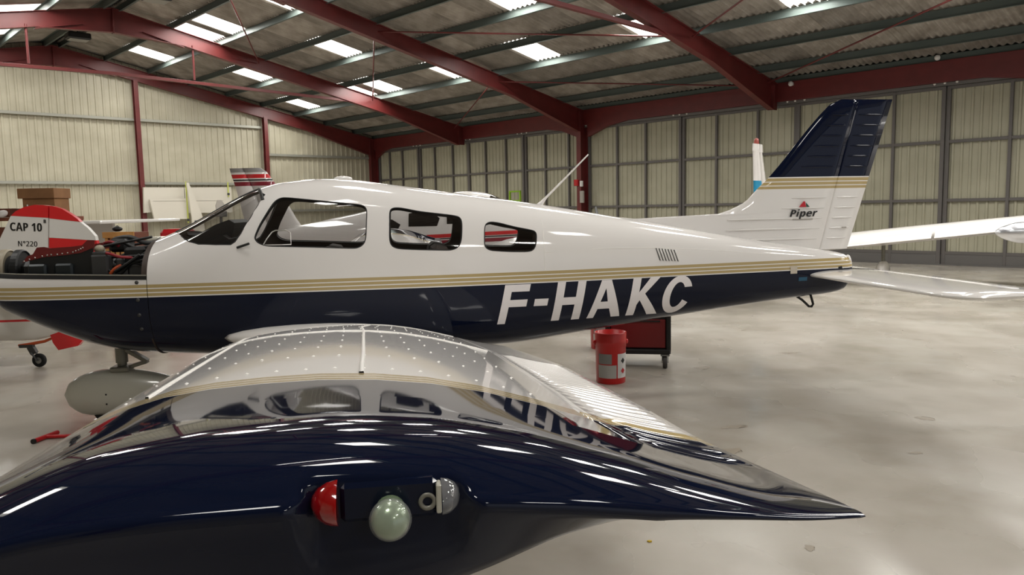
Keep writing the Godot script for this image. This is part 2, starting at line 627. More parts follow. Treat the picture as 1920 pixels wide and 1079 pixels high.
			b.bar(Vector3(X.call(-0.45), 4.24, s), Vector3(X.call(-0.45), 4.93, s), 0.19, 0.018, Vector3(1, 0, 0))
			mk("end_plate", b, "oxide_red", f)
			if i % 2 == 0 or side == 1:
				b = MB.new()
				b.ibeam(Vector3(X.call(-0.22), 0, s), Vector3(X.call(-0.22), 4.95, s), 0.20, 0.40, Vector3(1, 0, 0))
				mk("column", b, "oxide_red", f)
		b = MB.new()
		b.box(Vector3(-13.4, 7.24, s), Vector3(0.03, 0.68, 0.2))
		mk("apex_plate", b, "oxide_red", f)
		if i % 2 == 1:
			b = MB.new()
			b.bar(Vector3(-5.4, 5.62, s), Vector3(-13.4, 5.76, s), 0.1, 0.09)
			b.bar(Vector3(-21.4, 5.62, s), Vector3(-13.4, 5.76, s), 0.1, 0.09)
			mk("tie_beam", b, "oxide_red", f)
			for x in [-11.12, -15.6]:
				b = MB.new()
				b.tube([Vector3(x, 5.8, s), Vector3(x, 6.85, s)], 0.035)
				mk("hanger_rod", b, "oxide_red", f)
	# roof bracing
	var br := struct("trim_9", HT)
	for q in [[-8.73, 6.5, 13.1, -4.68, 5.7, 20.3], [-4.25, 5.6, 13.1, -0.6, 4.9, 20.3], [-4.6, 5.68, 20.5, -8.8, 6.5, 27.3], [-0.8, 4.95, 20.5, -4.7, 5.7, 27.3], [-13.0, 7.2, 13.1, -9.0, 6.55, 6.8], [-8.73, 6.5, 13.1, -4.6, 5.7, 6.8], [-4.4, 5.55, 13.1, -0.7, 4.9, 6.8], [-13.0, 7.3, 20.3, -8.9, 6.5, 27.3]]:
		b = MB.new()
		b.tube([Vector3(q[0], q[1], q[2]), Vector3(q[3], q[4], q[5])], 0.022, 6)
		mk("brace_rod", b, "oxide_red", br)
	# ceiling: purlins, corrugated sheets and translucent sheets on both slopes
	var ce := struct("ceiling", HT)
	var pt := [-0.12, -1.2, -2.7, -4.2, -5.7, -7.2, -8.7, -10.2, -11.7, -13.15]
	for side in 2:
		for k in pt.size():
			var t: float = pt[k]
			var y := roof_y(t)
			var x := t if side == 0 else -26.8 - t
			b = MB.new()
			var sg := 1.0 if side == 0 else -1.0
			b.box(Vector3(x, y - 0.125, 20.2), Vector3(0.012, 0.2, 40.4))
			b.box(Vector3(x - 0.03 * sg, y - 0.22, 20.2), Vector3(0.07, 0.012, 40.4))
			b.box(Vector3(x + 0.03 * sg, y - 0.032, 20.2), Vector3(0.07, 0.012, 40.4))
			mk("purlin", b, "purlin_green", ce)
	var sheet := sheet_mesh(1.0, 1.0, 6)
	var stuffs := [MB.new(), MB.new()]
	for side in 2:
		for k in pt.size() - 1:
			var t0: float = pt[k]
			var t1: float = pt[k + 1]
			var sky := []
			for j in 3:
				if is_equal_approx(ROWS[j], t0):
					sky = SKY_S[j] if side == 0 else SKY_S2[j]
			var cuts := []       # [start, length, is skylight]
			var at := 0.0
			for s in sky + [40.8]:
				var gap: float = s - at
				var n := maxi(1, roundi(gap / 1.0))
				if gap > 0.05:
					for q in n:
						cuts.append([at + gap * q / n, gap / n, false])
				if s < 40.0:
					cuts.append([s, 1.0, true])
				at = s + 1.0
			for c in cuts:
				var slope := Vector3(-(t0 - t1), roof_y(t1) - roof_y(t0), 0)
				var x0 := t0
				if side == 1:
					slope.x = -slope.x
					x0 = -26.8 - t0
				var bs := Basis(-slope * (0.965 if c[2] else 1.04), Vector3.UP, Vector3(0, 0, c[1]))
				var tf := Transform3D(bs, Vector3(x0, roof_y(t0), c[0]))
				if side == 1:
					tf.basis.z = -tf.basis.z
					tf.origin.z += c[1]
				if c[2]:
					inst("skylight_panel", sheet, "skylight_sheet", ce, tf)
				elif side == 0 and c[0] < 27.5 and k > 0:
					inst("roof_sheet", sheet, "roof_sheet_%d" % rn.randi_range(0, 2), ce, tf)
				else:
					stuffs[side].st.append_from(sheet, 0, tf)
	for side in 2:
		var o := obj("roof_sheeting", stuffs[side].st.commit(), ce)
		o.material_override = M["roof_sheet_1"]
		o.set_meta("kind", "stuff")
	for side in 2:
		b = MB.new()
		b.bar(Vector3(0.5 if side == 0 else -27.3, 5.15 - 0.1 + 0.16, 20.2), Vector3(-13.4, 7.83 + 0.16, 20.2), 42.0, 0.08)
		mk("roof_deck", b, "outer_grey", ce)
	# flood lamps under the ridge
	for q in [["black flood lamp hung under the ridge close to the back wall", 3.3, 7.33], ["black flood lamp hung under the ridge at the top edge of the picture", 10.2, 7.16]]:
		var l := thing("flood_lamp", q[0], "lamp", HT * Transform3D(Basis(), Vector3(-13.4, q[2], q[1])), "flood lamps under the ridge")
		b = MB.new()
		b.box(Vector3(0, 0.06, 0), Vector3(0.66, 0.2, 0.5), Basis(), 0.03)
		mk("housing", b, "lamp_black", l)
		b = MB.new()
		b.box(Vector3(0, -0.05, 0), Vector3(0.56, 0.02, 0.42))
		mk("lens", b, "lamp_glass", l)
		b = MB.new()
		b.tube([Vector3(0, 0.14, 0), Vector3(0, 7.63 - q[2], 0)], 0.015)
		mk("hanger", b, "lamp_black", l)
	# small wall fittings on the columns and the eave
	for q in [["small white round alarm on the eave purlin above the sliding doors", -0.42, 5.08, 24.6], ["small white round alarm where a rafter meets the door beam", -0.5, 4.92, 20.9]]:
		var l := thing("alarm", q[0], "alarm", HT * Transform3D(Basis(), Vector3(q[1] + 0.2, q[2], q[3])), "round alarms under the eave")
		b = MB.new()
		b.ball(Vector3(0, 0, 0), Vector3(0.07, 0.07, 0.07))
		b.box(Vector3(0.08, 0, 0), Vector3(0.1, 0.08, 0.08))
		mk("body", b, "label_white", l)
	for q in [["red fire call box on the door-side column", -0.44, 2.47, 13.1, 0.18, 0.22, "bar_red"], ["small white switch on the door-side column", -0.44, 2.43, 13.34, 0.1, 0.2, "label_white"], ["grey notice board low on the door-side column", -0.44, 1.97, 13.36, 0.16, 0.42, "decal_grey"]]:
		var l := thing("wall_box", q[0], "box", HT * Transform3D(Basis(), Vector3(q[1], q[2], q[3])))
		b = MB.new()
		b.box(Vector3(), Vector3(0.08, q[5], q[4]), Basis(), 0.01)
		mk("case", b, q[6], l)
		b = MB.new()
		b.box(Vector3(-0.045, 0, 0), Vector3(0.012, q[5] * 0.7, q[4] * 0.7))
		mk("cover", b, q[6], l)
# ------------------------------------------------------------------ loft shared by all aircraft bodies
class Loft:
	var top: Array
	var bot: Array
	var wid: Array
	var ym := 1.12
	var nt := 2.5
	var nb := 2.8

	static func crv(p: Array, x: float) -> float:
		var n := p.size()
		if x <= p[0][0]: return p[0][1]
		if x >= p[n - 1][0]: return p[n - 1][1]
		var i := 0
		while p[i + 1][0] < x:
			i += 1
		var ms := [0.0, 0.0]
		for q in 2:
			var k := i + q
			if k == 0:
				ms[q] = (p[1][1] - p[0][1]) / (p[1][0] - p[0][0])
			elif k == n - 1:
				ms[q] = (p[n - 1][1] - p[n - 2][1]) / (p[n - 1][0] - p[n - 2][0])
			else:
				var a: float = (p[k][1] - p[k - 1][1]) / (p[k][0] - p[k - 1][0])
				var b: float = (p[k + 1][1] - p[k][1]) / (p[k + 1][0] - p[k][0])
				ms[q] = 0.0 if a * b <= 0.0 else 2.0 * a * b / (a + b)
		var h: float = p[i + 1][0] - p[i][0]
		var t: float = (x - p[i][0]) / h
		return (2*t*t*t - 3*t*t + 1) * p[i][1] + (t*t*t - 2*t*t + t) * ms[0] * h + (3*t*t - 2*t*t*t) * p[i + 1][1] + (t*t*t - t*t) * ms[1] * h

	func mid(x: float) -> float:
		var t := crv(top, x)
		var b := crv(bot, x)
		return minf(ym, b + (t - b) * 0.62)

	func pos(x: float, s: float, side := 1.0) -> Vector3:
		var m := mid(x)
		var w := crv(wid, x)
		if s <= 1.0:
			var a := s * PI / 2
			return Vector3(x, m + (crv(top, x) - m) * pow(maxf(cos(a), 0.0), 2.0 / nt), side * w * pow(sin(a), 2.0 / nt))
		var a2 := (s - 1.0) * PI / 2
		return Vector3(x, m - (m - crv(bot, x)) * pow(sin(a2), 2.0 / nb), side * w * pow(maxf(cos(a2), 0.0), 2.0 / nb))

	func s_of(x: float, y: float) -> float:
		var m := mid(x)
		if y >= m:
			var k := clampf((y - m) / maxf(crv(top, x) - m, 0.001), 0.0, 1.0)
			return acos(pow(k, nt / 2.0)) / (PI / 2)
		var k2 := clampf((m - y) / maxf(m - crv(bot, x), 0.001), 0.0, 1.0)
		return 1.0 + asin(pow(k2, nb / 2.0)) / (PI / 2)

	func half(x: float, y: float) -> float:
		return pos(x, s_of(x, y)).z

	func nrm(x: float, s: float, side := 1.0) -> Vector3:
		if s < 0.02:
			var d := crv(top, x + 0.01) - crv(top, x - 0.01)
			return Vector3(-d, 0.02, 0).normalized()
		if s > 1.985:
			var d2 := crv(bot, x + 0.01) - crv(bot, x - 0.01)
			return Vector3(d2, -0.02, 0).normalized()
		var dx := pos(x + 0.008, s, side) - pos(x - 0.008, s, side)
		var ds := pos(x, minf(s + 0.01, 2.0), side) - pos(x, maxf(s - 0.01, 0.0), side)
		var n := ds.cross(dx).normalized() * side
		return n


func put_cell(lf: Loft, st: SurfaceTool, poly: PackedVector2Array, side: float, off: float) -> void:
	var ix := Geometry2D.triangulate_polygon(poly)
	for i in range(0, ix.size(), 3):
		var o := [ix[i], ix[i + 1], ix[i + 2]]
		var ps := []
		var ns := []
		for k in 3:
			var q := poly[o[k]]
			var n := lf.nrm(q.x, q.y, side)
			ns.append(n)
			ps.append(lf.pos(q.x, q.y, side) + n * off)
		var fn: Vector3 = (ps[2] - ps[0]).cross(ps[1] - ps[0])
		var seq := [0, 1, 2] if fn.dot(ns[0] + ns[1] + ns[2]) > 0.0 else [0, 2, 1]
		for k in seq:
			st.set_normal(ns[k])
			st.add_vertex(ps[k])


# surface of the loft between rows of s-values given per station; holes are cut out of it
func loft_surface(lf: Loft, xs: Array, rows: Callable, holes: Array, off := 0.0, keep := false, only_side := 0) -> ArrayMesh:
	var st := SurfaceTool.new()
	st.begin(Mesh.PRIMITIVE_TRIANGLES)
	var boxes := []
	for h in holes:
		var r := Rect2(h[0], Vector2())
		for q in h:
			r = r.expand(q)
		boxes.append(r.grow(0.001))
	for i in xs.size() - 1:
		var ra: Array = rows.call(xs[i])
		var rb: Array = rows.call(xs[i + 1])
		for k in ra.size() - 1:
			if absf(ra[k + 1] - ra[k]) + absf(rb[k + 1] - rb[k]) < 1e-5:
				continue
			var cell := PackedVector2Array([Vector2(xs[i], ra[k]), Vector2(xs[i + 1], rb[k]), Vector2(xs[i + 1], rb[k + 1]), Vector2(xs[i], ra[k + 1])])
			var cb := Rect2(cell[0], Vector2())
			for q in cell:
				cb = cb.expand(q)
			var pieces := [cell]
			if keep:
				pieces = []
			for h in holes.size():
				if not boxes[h].intersects(cb):
					continue
				if keep:
					pieces.append_array(Geometry2D.intersect_polygons(cell, holes[h]))
				else:
					var nx := []
					for pc in pieces:
						nx.append_array(Geometry2D.clip_polygons(pc, holes[h]))
					pieces = nx
			for pc in pieces:
				for sd in [1.0, -1.0]:
					if only_side == 0 or sd == only_side:
						put_cell(lf, st, pc, sd, off)
	return st.commit()


func steps(a: float, b: float, d: float) -> Array:
	var n := maxi(1, ceili((b - a) / d))
	var o := []
	for i in n + 1:
		o.append(lerpf(a, b, float(i) / n))
	return o


# outline in x,y brought to x,s with the long edges divided
func to_s(lf: Loft, xy: Array, n := 4) -> PackedVector2Array:
	var o := PackedVector2Array()
	for i in xy.size():
		var a: Vector2 = xy[i]
		var b: Vector2 = xy[(i + 1) % xy.size()]
		for k in n:
			var q := a.lerp(b, float(k) / n)
			o.append(Vector2(q.x, lf.s_of(q.x, q.y)))
	return o


# flat print that follows the side of a body, laid just proud of it
func decal(lf: Loft, poly: PackedVector2Array, side := 1.0, off := 0.0025) -> ArrayMesh:
	var r := Rect2(poly[0], Vector2())
	for q in poly:
		r = r.expand(q)
	var st := SurfaceTool.new()
	st.begin(Mesh.PRIMITIVE_TRIANGLES)
	var nx := maxi(1, ceili(r.size.x / 0.06))
	var ny := maxi(1, ceili(r.size.y / 0.03))
	for i in nx:
		for j in ny:
			var p := r.position + Vector2(r.size.x * i / nx, r.size.y * j / ny)
			var d := Vector2(r.size.x / nx, r.size.y / ny)
			var cell := PackedVector2Array([p, p + Vector2(d.x, 0), p + d, p + Vector2(0, d.y)])
			for pc in Geometry2D.intersect_polygons(cell, poly):
				var sp := PackedVector2Array()
				for q in pc:
					sp.append(Vector2(q.x, lf.s_of(q.x, q.y)))
				put_cell(lf, st, sp, side, off)
	return st.commit()


func v2(a: Array) -> Array:
	var o := []
	for i in range(0, a.size(), 2):
		o.append(Vector2(a[i], a[i + 1]))
	return o


func pv(a: Array) -> PackedVector2Array:
	return PackedVector2Array(v2(a))


# ------------------------------------------------------------------ the white, gold and navy aeroplane
var BODY: Loft
const GOLD_Y := [1.153, 1.129, 1.121, 1.099, 1.091, 1.070, 1.061]
const AF_UP := [[0.0, 0.0], [0.006, 0.019], [0.02, 0.034], [0.05, 0.057], [0.1, 0.083], [0.2, 0.115], [0.3, 0.127], [0.42, 0.131], [0.52, 0.125], [0.62, 0.108], [0.72, 0.081], [0.82, 0.049], [0.92, 0.020], [1.0, 0.003]]
const AF_LO := [[0.0, 0.0], [0.006, -0.012], [0.02, -0.022], [0.05, -0.033], [0.1, -0.044], [0.3, -0.062], [0.5, -0.062], [0.7, -0.046], [0.9, -0.018], [1.0, -0.002]]
const TE := [[0.4, 3.885], [2.4, 3.90], [3.4, 3.85], [4.2, 3.80], [4.8, 3.757], [5.45, 3.752]]


func w_le(z: float) -> float:
	return 1.99 + maxf(0.0, z - 2.1) * 0.15


func w_pt(z: float, u: float, ord_: float) -> Vector3:
	var le := w_le(z)
	var c := Loft.crv(TE, z) - le
	var k := lerpf(0.82, 1.0, clampf((z - 0.6) / 4.0, 0.0, 1.0))
	return Vector3(le + c * u, 0.516 + 0.128 * z + 0.025 * (1.0 - u) + ord_ * c * k, z)


func w_up(z: float, u: float) -> Vector3:
	return w_pt(z, u, Loft.crv(AF_UP, u))


func w_lo(z: float, u: float) -> Vector3:
	return w_pt(z, u, Loft.crv(AF_LO, u))


func hinge_u(z: float) -> float:
	return lerpf(0.80, 0.795, clampf(z / 5.0, 0, 1))


func mir(p: Vector3, sg: float) -> Vector3:
	return Vector3(p.x, p.y, p.z * sg)


# banded mesh from grid rows: bands = [[row index list start, end, material]]
func build_wing(root: Node3D, sg: float) -> void:
	var flip := sg > 0.0
	var w := group("wing", root)
	# main panel, in bands of paint
	var us := [0.0, 0.004, 0.012, 0.025, 0.045, 0.07, 0.1, 0.14, 0.19, 0.25, 0.32, 0.4, 0.48, 0.56, 0.64, 0.72]
	var row := func(z: float) -> Array:
		var o := []
		var uh := hinge_u(z)
		o.append(mir(w_up(z, uh), sg))
		for i in range(us.size() - 1, -1, -1):
			o.append(mir(w_up(z, us[i]), sg))
		for i in range(1, us.size()):
			o.append(mir(w_lo(z, us[i]), sg))
		o.append(mir(w_lo(z, uh), sg))
		return o
	var bands := [[0.45, 4.685, "white_paint"], [4.685, 4.718, "gold_paint"], [4.718, 4.726, "white_paint"], [4.726, 4.758, "gold_paint"], [4.758, 4.766, "white_paint"], [4.766, 4.798, "gold_paint"], [4.798, 4.806, "white_paint"], [4.806, 5.05, "navy_paint"]]
	var mesh: ArrayMesh = null
	for bd in bands:
		var b := MB.new()
		var rows := []
		for z in steps(bd[0], bd[1], 0.3):
			rows.append(row.call(z))
		b.grid(rows, flip, true)
		mesh = b.done(M[bd[2]], mesh)
	obj("wing_panel", mesh, w)
	# flap
	var b := MB.new()
	var trail := func(z: float, dy: float, u0: float) -> Array:
		var o := []
		for u in [1.0, 0.985, 0.97, 0.94, 0.90, 0.87, 0.85, 0.835, 0.82, u0]:
			o.append(mir(w_up(z, u) + Vector3(0, dy * smoothstep(0.825, 0.85, u) * (1.0 - smoothstep(0.965, 0.99, u)), 0), sg))
		for u in [u0, 0.86, 0.93, 1.0]:
			o.append(mir(w_lo(z, u), sg))
		return o
	var rows2 := []
	for z in steps(0.62, 2.70, 0.2):
		rows2.append(trail.call(z, 0.0, hinge_u(z) + 0.006))
	b.grid(rows2, flip, true)
	mk("flap", b, "white_paint", w)
	# aileron with pressed ribs across it
	mesh = null
	for bd in [[2.73, 4.685, "white_paint"], [4.685, 4.718, "gold_paint"], [4.718, 4.726, "white_paint"], [4.726, 4.758, "gold_paint"], [4.758, 4.766, "white_paint"], [4.766, 4.798, "gold_paint"], [4.798, 4.806, "white_paint"], [4.806, 5.048, "navy_paint"]]:
		b = MB.new()
		var rr := []
		for z in steps(bd[0], bd[1], 0.0075):
			var k := fposmod(z, 0.09) / 0.09
			var rib := 0.007 * pow(maxf(0.0, 1.0 - absf(k - 0.5) / 0.2), 0.7)
			rr.append(trail.call(z, rib, hinge_u(z) + 0.007))
		b.grid(rr, flip, true)
		mesh = b.done(M[bd[2]], mesh)
	obj("aileron", mesh, w)
	# skin seams along and across the span
	for q in [[0.46, 0.7, 4.74, 0.006], [0.15, 0.7, 4.74, 0.004]]:
		b = MB.new()
		var ra := []
		for z in steps(q[1], q[2] - 0.058, 0.2):
			var p := w_up(z, q[0] + (0.0 if q[0] < 0.3 else 0.02 * (1 - z / 5.0)))
			ra.append([mir(p + Vector3(-q[3], -0.002, 0), sg), mir(p + Vector3(-q[3] * 0.8, 0.003, 0), sg), mir(p + Vector3(q[3] * 0.8, 0.003, 0), sg), mir(p + Vector3(q[3], -0.002, 0), sg)])
		b.grid(ra, flip)
		mk("skin_seam", b, "seam_white", w)
	for z in [0.70, 2.71]:
		b = MB.new()
		var ra := []
		for i in 24:
			var u := 0.01 + 0.78 * i / 23
			var p := w_up(z, u)
			ra.append([mir(p + Vector3(0, -0.002, 0.008), sg), mir(p + Vector3(0, 0.003, 0.006), sg), mir(p + Vector3(0, 0.003, -0.006), sg), mir(p + Vector3(0, -0.002, -0.008), sg)])
		b.grid(ra, flip)
		mk("skin_seam", b, "seam_white", w)
	# rivets
	var rv := MB.new()
	var z := 0.62
	while z < 4.66:
		var u := 0.015
		while u < 0.78:
			var p := mir(w_up(z, u), sg)
			var top := p + Vector3(0, 0.0022, 0)
			for k in 5:
				var a := TAU * k / 5
				var a2 := TAU * (k + 1) / 5
				rv.face([p + Vector3(cos(a), -0.05, sin(a)) * 0.005, p + Vector3(cos(a2), -0.05, sin(a2)) * 0.005, top], p - Vector3(0, 0.05, 0))
			u += 0.045
		z += 0.36
	var ro := mk("rivet", rv, "seam_white", w)
	ro.set_meta("kind", "stuff")
	# wing tip with its drooped edge and the light pocket
	b = MB.new()
	var tr := []
	for i in 125:
		var u := float(i) / 124.0
		u = u if u > 0.03 else u * u / 0.03
		var z0 := 5.05
		var zr := 5.48 - 0.15 * pow(clampf((u - 0.45) / 0.55, 0.0, 1.0), 1.6) - 0.20 * pow(maxf(0.0, 1.0 - u / 0.09), 2.2)
		zr = maxf(zr, z0 + 0.004)
		var line := []
		var yr := Loft.crv(AF_UP, u) * 0.64
		var lo := Loft.crv(AF_LO, u)
		var lo_tip := yr - Loft.crv([[0.0, 0.0], [0.04, 0.05], [0.1, 0.10], [0.3, 0.13], [0.45, 0.12], [0.55, 0.088], [0.65, 0.046], [0.75, 0.02], [0.85, 0.011], [1.0, 0.006]], u)
		lo_tip = maxf(lo_tip, lo)
		for k in 19:
			var a := 1.0 - pow(1.0 - k / 18.0, 1.5)
			line.append(w_pt(lerpf(z0, zr - 0.012, a), u, lerpf(Loft.crv(AF_UP, u), yr, pow(a, 6.0))))
		var e: Vector3 = line[-1]
		var rim := minf(0.012, (w_pt(zr, u, yr).y - w_pt(zr, u, lo_tip).y) * 0.4)
		for k in range(1, 5):
			var a := PI * 0.75 * k / 4.0
			line.append(e + Vector3(0, -rim + rim * cos(a), 0.012 * sin(a)))
		var s0: Vector3 = line[-1]
		var px := clampf((s0.x - 2.975) / 0.022, 0.0, 1.0) * clampf((3.180 - s0.x) / 0.022, 0.0, 1.0)
		px = px * px * (3.0 - 2.0 * px)
		var low := w_pt(zr - 0.06, u, lo_tip)
		for k in range(1, 7):
			var a := k / 6.0
			var p := s0.lerp(low, a)
			line.append(p)
		for k in range(1, 4):
			line.append(w_pt(lerpf(zr - 0.06, z0, k / 3.0), u, lerpf(lo_tip, lo, k / 3.0)))
		var ml := []
		for p in line:
			p.z = minf(p.z, zr - 0.034 * px)
			ml.append(mir(p, sg))
		tr.append(ml)
	b.grid(tr, not flip)
	mk("wing_tip", b, "navy_paint", w)
	if sg > 0.0:
		for q in [["navigation_lens", "red_lens", "red navigation lens", 3.024, -0.031, 1.322, 0.026], ["tail_lens", "clear_lens", "clear rear lens", 3.140, 0.022, 1.321, 0.020]]:
			b = MB.new()
			var rl := []
			for i in 9:
				var a := PI * i / 8.0
				var r3 := []
				for k in 9:
					var c := PI * 0.5 * k / 8.0
					r3.append(Vector3(q[3] + q[4] * cos(c) * sin(a), q[5] + q[6] * cos(a), 5.443 + 0.036 * sin(c) * sin(a)))
				rl.append(r3)
			b.grid(rl)
			if q[1] == "red_lens":
				var cap := []
				for r3 in rl:
					cap.append(r3[8])
				b.smooth(false)
				b.face(cap, Vector3(3.0, 1.322, 5.45))
			mk(q[0], b, q[1], w, q[2])
		b = MB.new()
		b.box(Vector3(3.137, 1.321, 5.448), Vector3(0.006, 0.034, 0.02), Basis(), 0.002)
		mk("lens_backing", b, "fairing_grey", w)
		b = MB.new()
		b.box(Vector3(3.081, 1.321, 5.440), Vector3(0.110, 0.046, 0.024), Basis(), 0.008)
		mk("bracket", b, "navy_paint", w)
		b = MB.new()
		b.lathe([Vector2(0.010, 0.0), Vector2(0.0105, 0.003), Vector2(0.008, 0.004), Vector2(0.0055, 0.003), Vector2(0.0055, 0.0)], Transform3D(Basis(Vector3.RIGHT, PI / 2), Vector3(3.124, 1.318, 5.452)), 18)
		mk("socket_ring", b, "strut_grey", w)
		b = MB.new()
		b.ball(Vector3(3.082, 1.308, 5.474), Vector3(0.0215, 0.0215, 0.0215), Basis(), 14, 24)
		b.tube([Vector3(3.082, 1.312, 5.445), Vector3(3.082, 1.309, 5.468)], 0.017, 18)
		mk("strobe_bulb", b, "strobe_green", w, "round greenish glass strobe")
		b = MB.new()
		b.ball(Vector3(3.082, 1.308, 5.474), Vector3(0.0238, 0.0235, 0.0238), Basis(), 16, 28)
		mk("strobe_glass", b, "clear_lens", w)
# corners of an outline cut twice, so that they run round
func rounded(a: Array) -> Array:
	var p := v2(a)
	for n in 2:
		var o := []
		for i in p.size():
			var c: Vector2 = p[i]
			var d: Vector2 = p[(i + 1) % p.size()]
			var k := minf(0.25, 0.02 / maxf(c.distance_to(d), 0.001))
			o.append(c.lerp(d, k))
			o.append(d.lerp(c, k))
		p = o
	return p


func fin_le(y: float) -> float:
	return Loft.crv([[1.30, 5.0], [1.545, 5.0], [1.549, 5.55], [1.552, 5.82], [1.60, 5.99], [1.66, 6.11], [1.72, 6.172], [1.778, 6.229], [1.832, 6.29], [2.455, 6.845], [2.50, 6.90], [2.527, 6.99]], y)


func build_airplane() -> void:
	var p := thing("light_airplane", "white, gold and navy airplane in the middle, F-HAKC on its side, engine uncovered", "airplane")
	var lf := Loft.new()
	BODY = lf
	lf.top = [[0.1, 1.2], [0.3, 1.36], [0.6, 1.42], [1.274, 1.466], [1.40, 1.508], [2.035, 1.829], [2.22, 1.88], [2.51, 1.905], [2.68, 1.902], [2.93, 1.872], [3.57, 1.778], [4.30, 1.668], [4.97, 1.547], [6.126, 1.336], [6.83, 1.223], [7.04, 1.178], [7.10, 1.13]]
	lf.bot = [[0.1, 1.1], [0.2, 1.0], [0.3, 0.93], [0.435, 0.86], [0.645, 0.755], [0.86, 0.665], [1.08, 0.61], [1.27, 0.59], [1.65, 0.56], [2.64, 0.515], [3.86, 0.525], [4.6, 0.6], [5.52, 0.705], [6.47, 0.8], [6.9, 0.835], [7.03, 0.865], [7.10, 0.93]]
	lf.wid = [[0.1, 0.2], [0.3, 0.44], [0.6, 0.51], [1.3, 0.55], [2.0, 0.565], [3.2, 0.56], [4.2, 0.50], [5.0, 0.40], [6.0, 0.265], [6.8, 0.15], [7.02, 0.11], [7.1, 0.05]]
	var b: MB
	# window outlines in side view
	var w1 := to_s(lf, rounded([2.078,1.478, 2.112,1.560, 2.178,1.676, 2.213,1.732, 2.256,1.757, 2.308,1.756, 2.569,1.725, 2.843,1.693, 2.876,1.675, 2.886,1.642, 2.874,1.445, 2.856,1.399, 2.810,1.372, 2.745,1.374, 2.452,1.391, 2.162,1.405, 2.106,1.426, 2.081,1.452]), 2)
	var w2 := to_s(lf, rounded([3.051,1.401, 3.046,1.440, 3.053,1.638, 3.073,1.664, 3.127,1.666, 3.279,1.633, 3.536,1.598, 3.583,1.584, 3.597,1.546, 3.585,1.412, 3.562,1.360, 3.507,1.337, 3.267,1.348, 3.115,1.359, 3.070,1.374]), 2)
	var w3 := to_s(lf, rounded([3.759,1.380, 3.766,1.488, 3.779,1.528, 3.815,1.543, 3.878,1.535, 4.015,1.497, 4.141,1.471, 4.171,1.457, 4.176,1.422, 4.162,1.348, 4.136,1.314, 4.086,1.307, 3.946,1.313, 3.807,1.325, 3.767,1.347]), 2)
	var ws := PackedVector2Array([Vector2(1.40, -0.01)])
	for q in v2([1.43,1.512, 1.535,1.488, 1.57,1.466, 1.611,1.448, 1.678,1.430, 1.80,1.424, 1.909,1.422, 1.94,1.442, 1.98,1.50, 2.046,1.615, 2.09,1.70, 2.134,1.782]):
		ws.append(Vector2(q.x, lf.s_of(q.x, q.y)))
	ws.append(Vector2(2.09, 0.25))
	ws.append(Vector2(2.05, -0.01))
	var holes := [ws, w1, w2, w3]
	# fuselage in three paints
	var xs := [1.325] + steps(1.36, 4.4, 0.055) + steps(4.47, 6.9, 0.09) + [6.96, 7.02, 7.06, 7.085, 7.1]
	var sgold := func(x: float, i: int) -> float:
		var y: float = GOLD_Y[i]
		return lf.s_of(x, minf(y, Loft.crv(lf.top, x) - 0.001))
	var white_rows := func(x: float) -> Array:
		var e: float = sgold.call(x, 0)
		var o := []
		for i in 27:
			o.append(e * i / 26.0)
		return o
	var mesh := loft_surface(lf, xs, white_rows, holes)
	mesh.surface_set_material(0, M["white_paint"])
	var add := func(m2: ArrayMesh, mt: String) -> void:
		mesh.add_surface_from_arrays(Mesh.PRIMITIVE_TRIANGLES, m2.surface_get_arrays(0))
		mesh.surface_set_material(mesh.get_surface_count() - 1, M[mt])
	for i in 6:
		add.call(loft_surface(lf, xs, func(x: float) -> Array: return [sgold.call(x, i), sgold.call(x, i + 1)], []), "gold_paint" if i % 2 == 0 else "white_paint")
	var navy_rows := func(x: float) -> Array:
		var e: float = sgold.call(x, 6)
		var o := []
		for i in 19:
			o.append(lerpf(e, 2.0, i / 18.0))
		return o
	add.call(loft_surface(lf, xs, navy_rows, []), "navy_paint")
	obj("fuselage", mesh, p)
	# panes, their rubber seals and the reveals
	var names := ["windshield", "side_window", "side_window", "side_window"]
	for h in 4:
		for sd in [1, -1]:
			if h == 0 and sd == -1:
				continue
			var hx := Rect2(holes[h][0], Vector2())
			for q in holes[h]:
				hx = hx.expand(q)
			var pane := loft_surface(lf, steps(hx.position.x, hx.end.x, 0.06), func(_x: float) -> Array: return steps(maxf(hx.position.y, 0.0), hx.end.y, 0.04), [holes[h]], -0.006, true, 0 if h == 0 else sd)
			var po := obj(names[h], pane, p)
			po.material_override = M["pane"]
			var path := []
			var path_in := []
			for q in holes[h]:
				if q.y < 0.0:
					continue
				var n := lf.nrm(q.x, q.y, sd)
				path.append(lf.pos(q.x, q.y, sd) - n * 0.002)
				path_in.append(lf.pos(q.x, q.y, sd) - n * 0.034)
			b = MB.new()
			if h > 0:
				path.append(path[0]); path_in.append(path_in[0])
			b.smooth(true)
			b.grid([path, path_in])
			b.tube(path, 0.0045, 6, false)
			if h == 0:
				var p2 := []
				var p2i := []
				for k in path.size():
					p2.append(path[k] * Vector3(1, 1, -1))
					p2i.append(path_in[k] * Vector3(1, 1, -1))
				b.grid([p2, p2i], true)
				b.tube(p2, 0.0045, 6, false)
				var cl := []
				for x in steps(1.40, 2.05, 0.08):
					cl.append(Vector3(x, Loft.crv(lf.top, x) - 0.010, 0))
				b.tube(cl, 0.021, 8)
				for m in [1.0, -1.0]:
					var hd := []
					for k in 7:
						hd.append(lf.pos(lerpf(2.04, 2.125, k / 6.0), lerpf(0.0, 0.40, k / 6.0), m) - Vector3(0, 0.004, 0))
					b.tube(hd, 0.014, 6)
			mk("window_seal", b, "seal_black", po)
	# small opening pane in the front side window
	b = MB.new()
	var vp := []
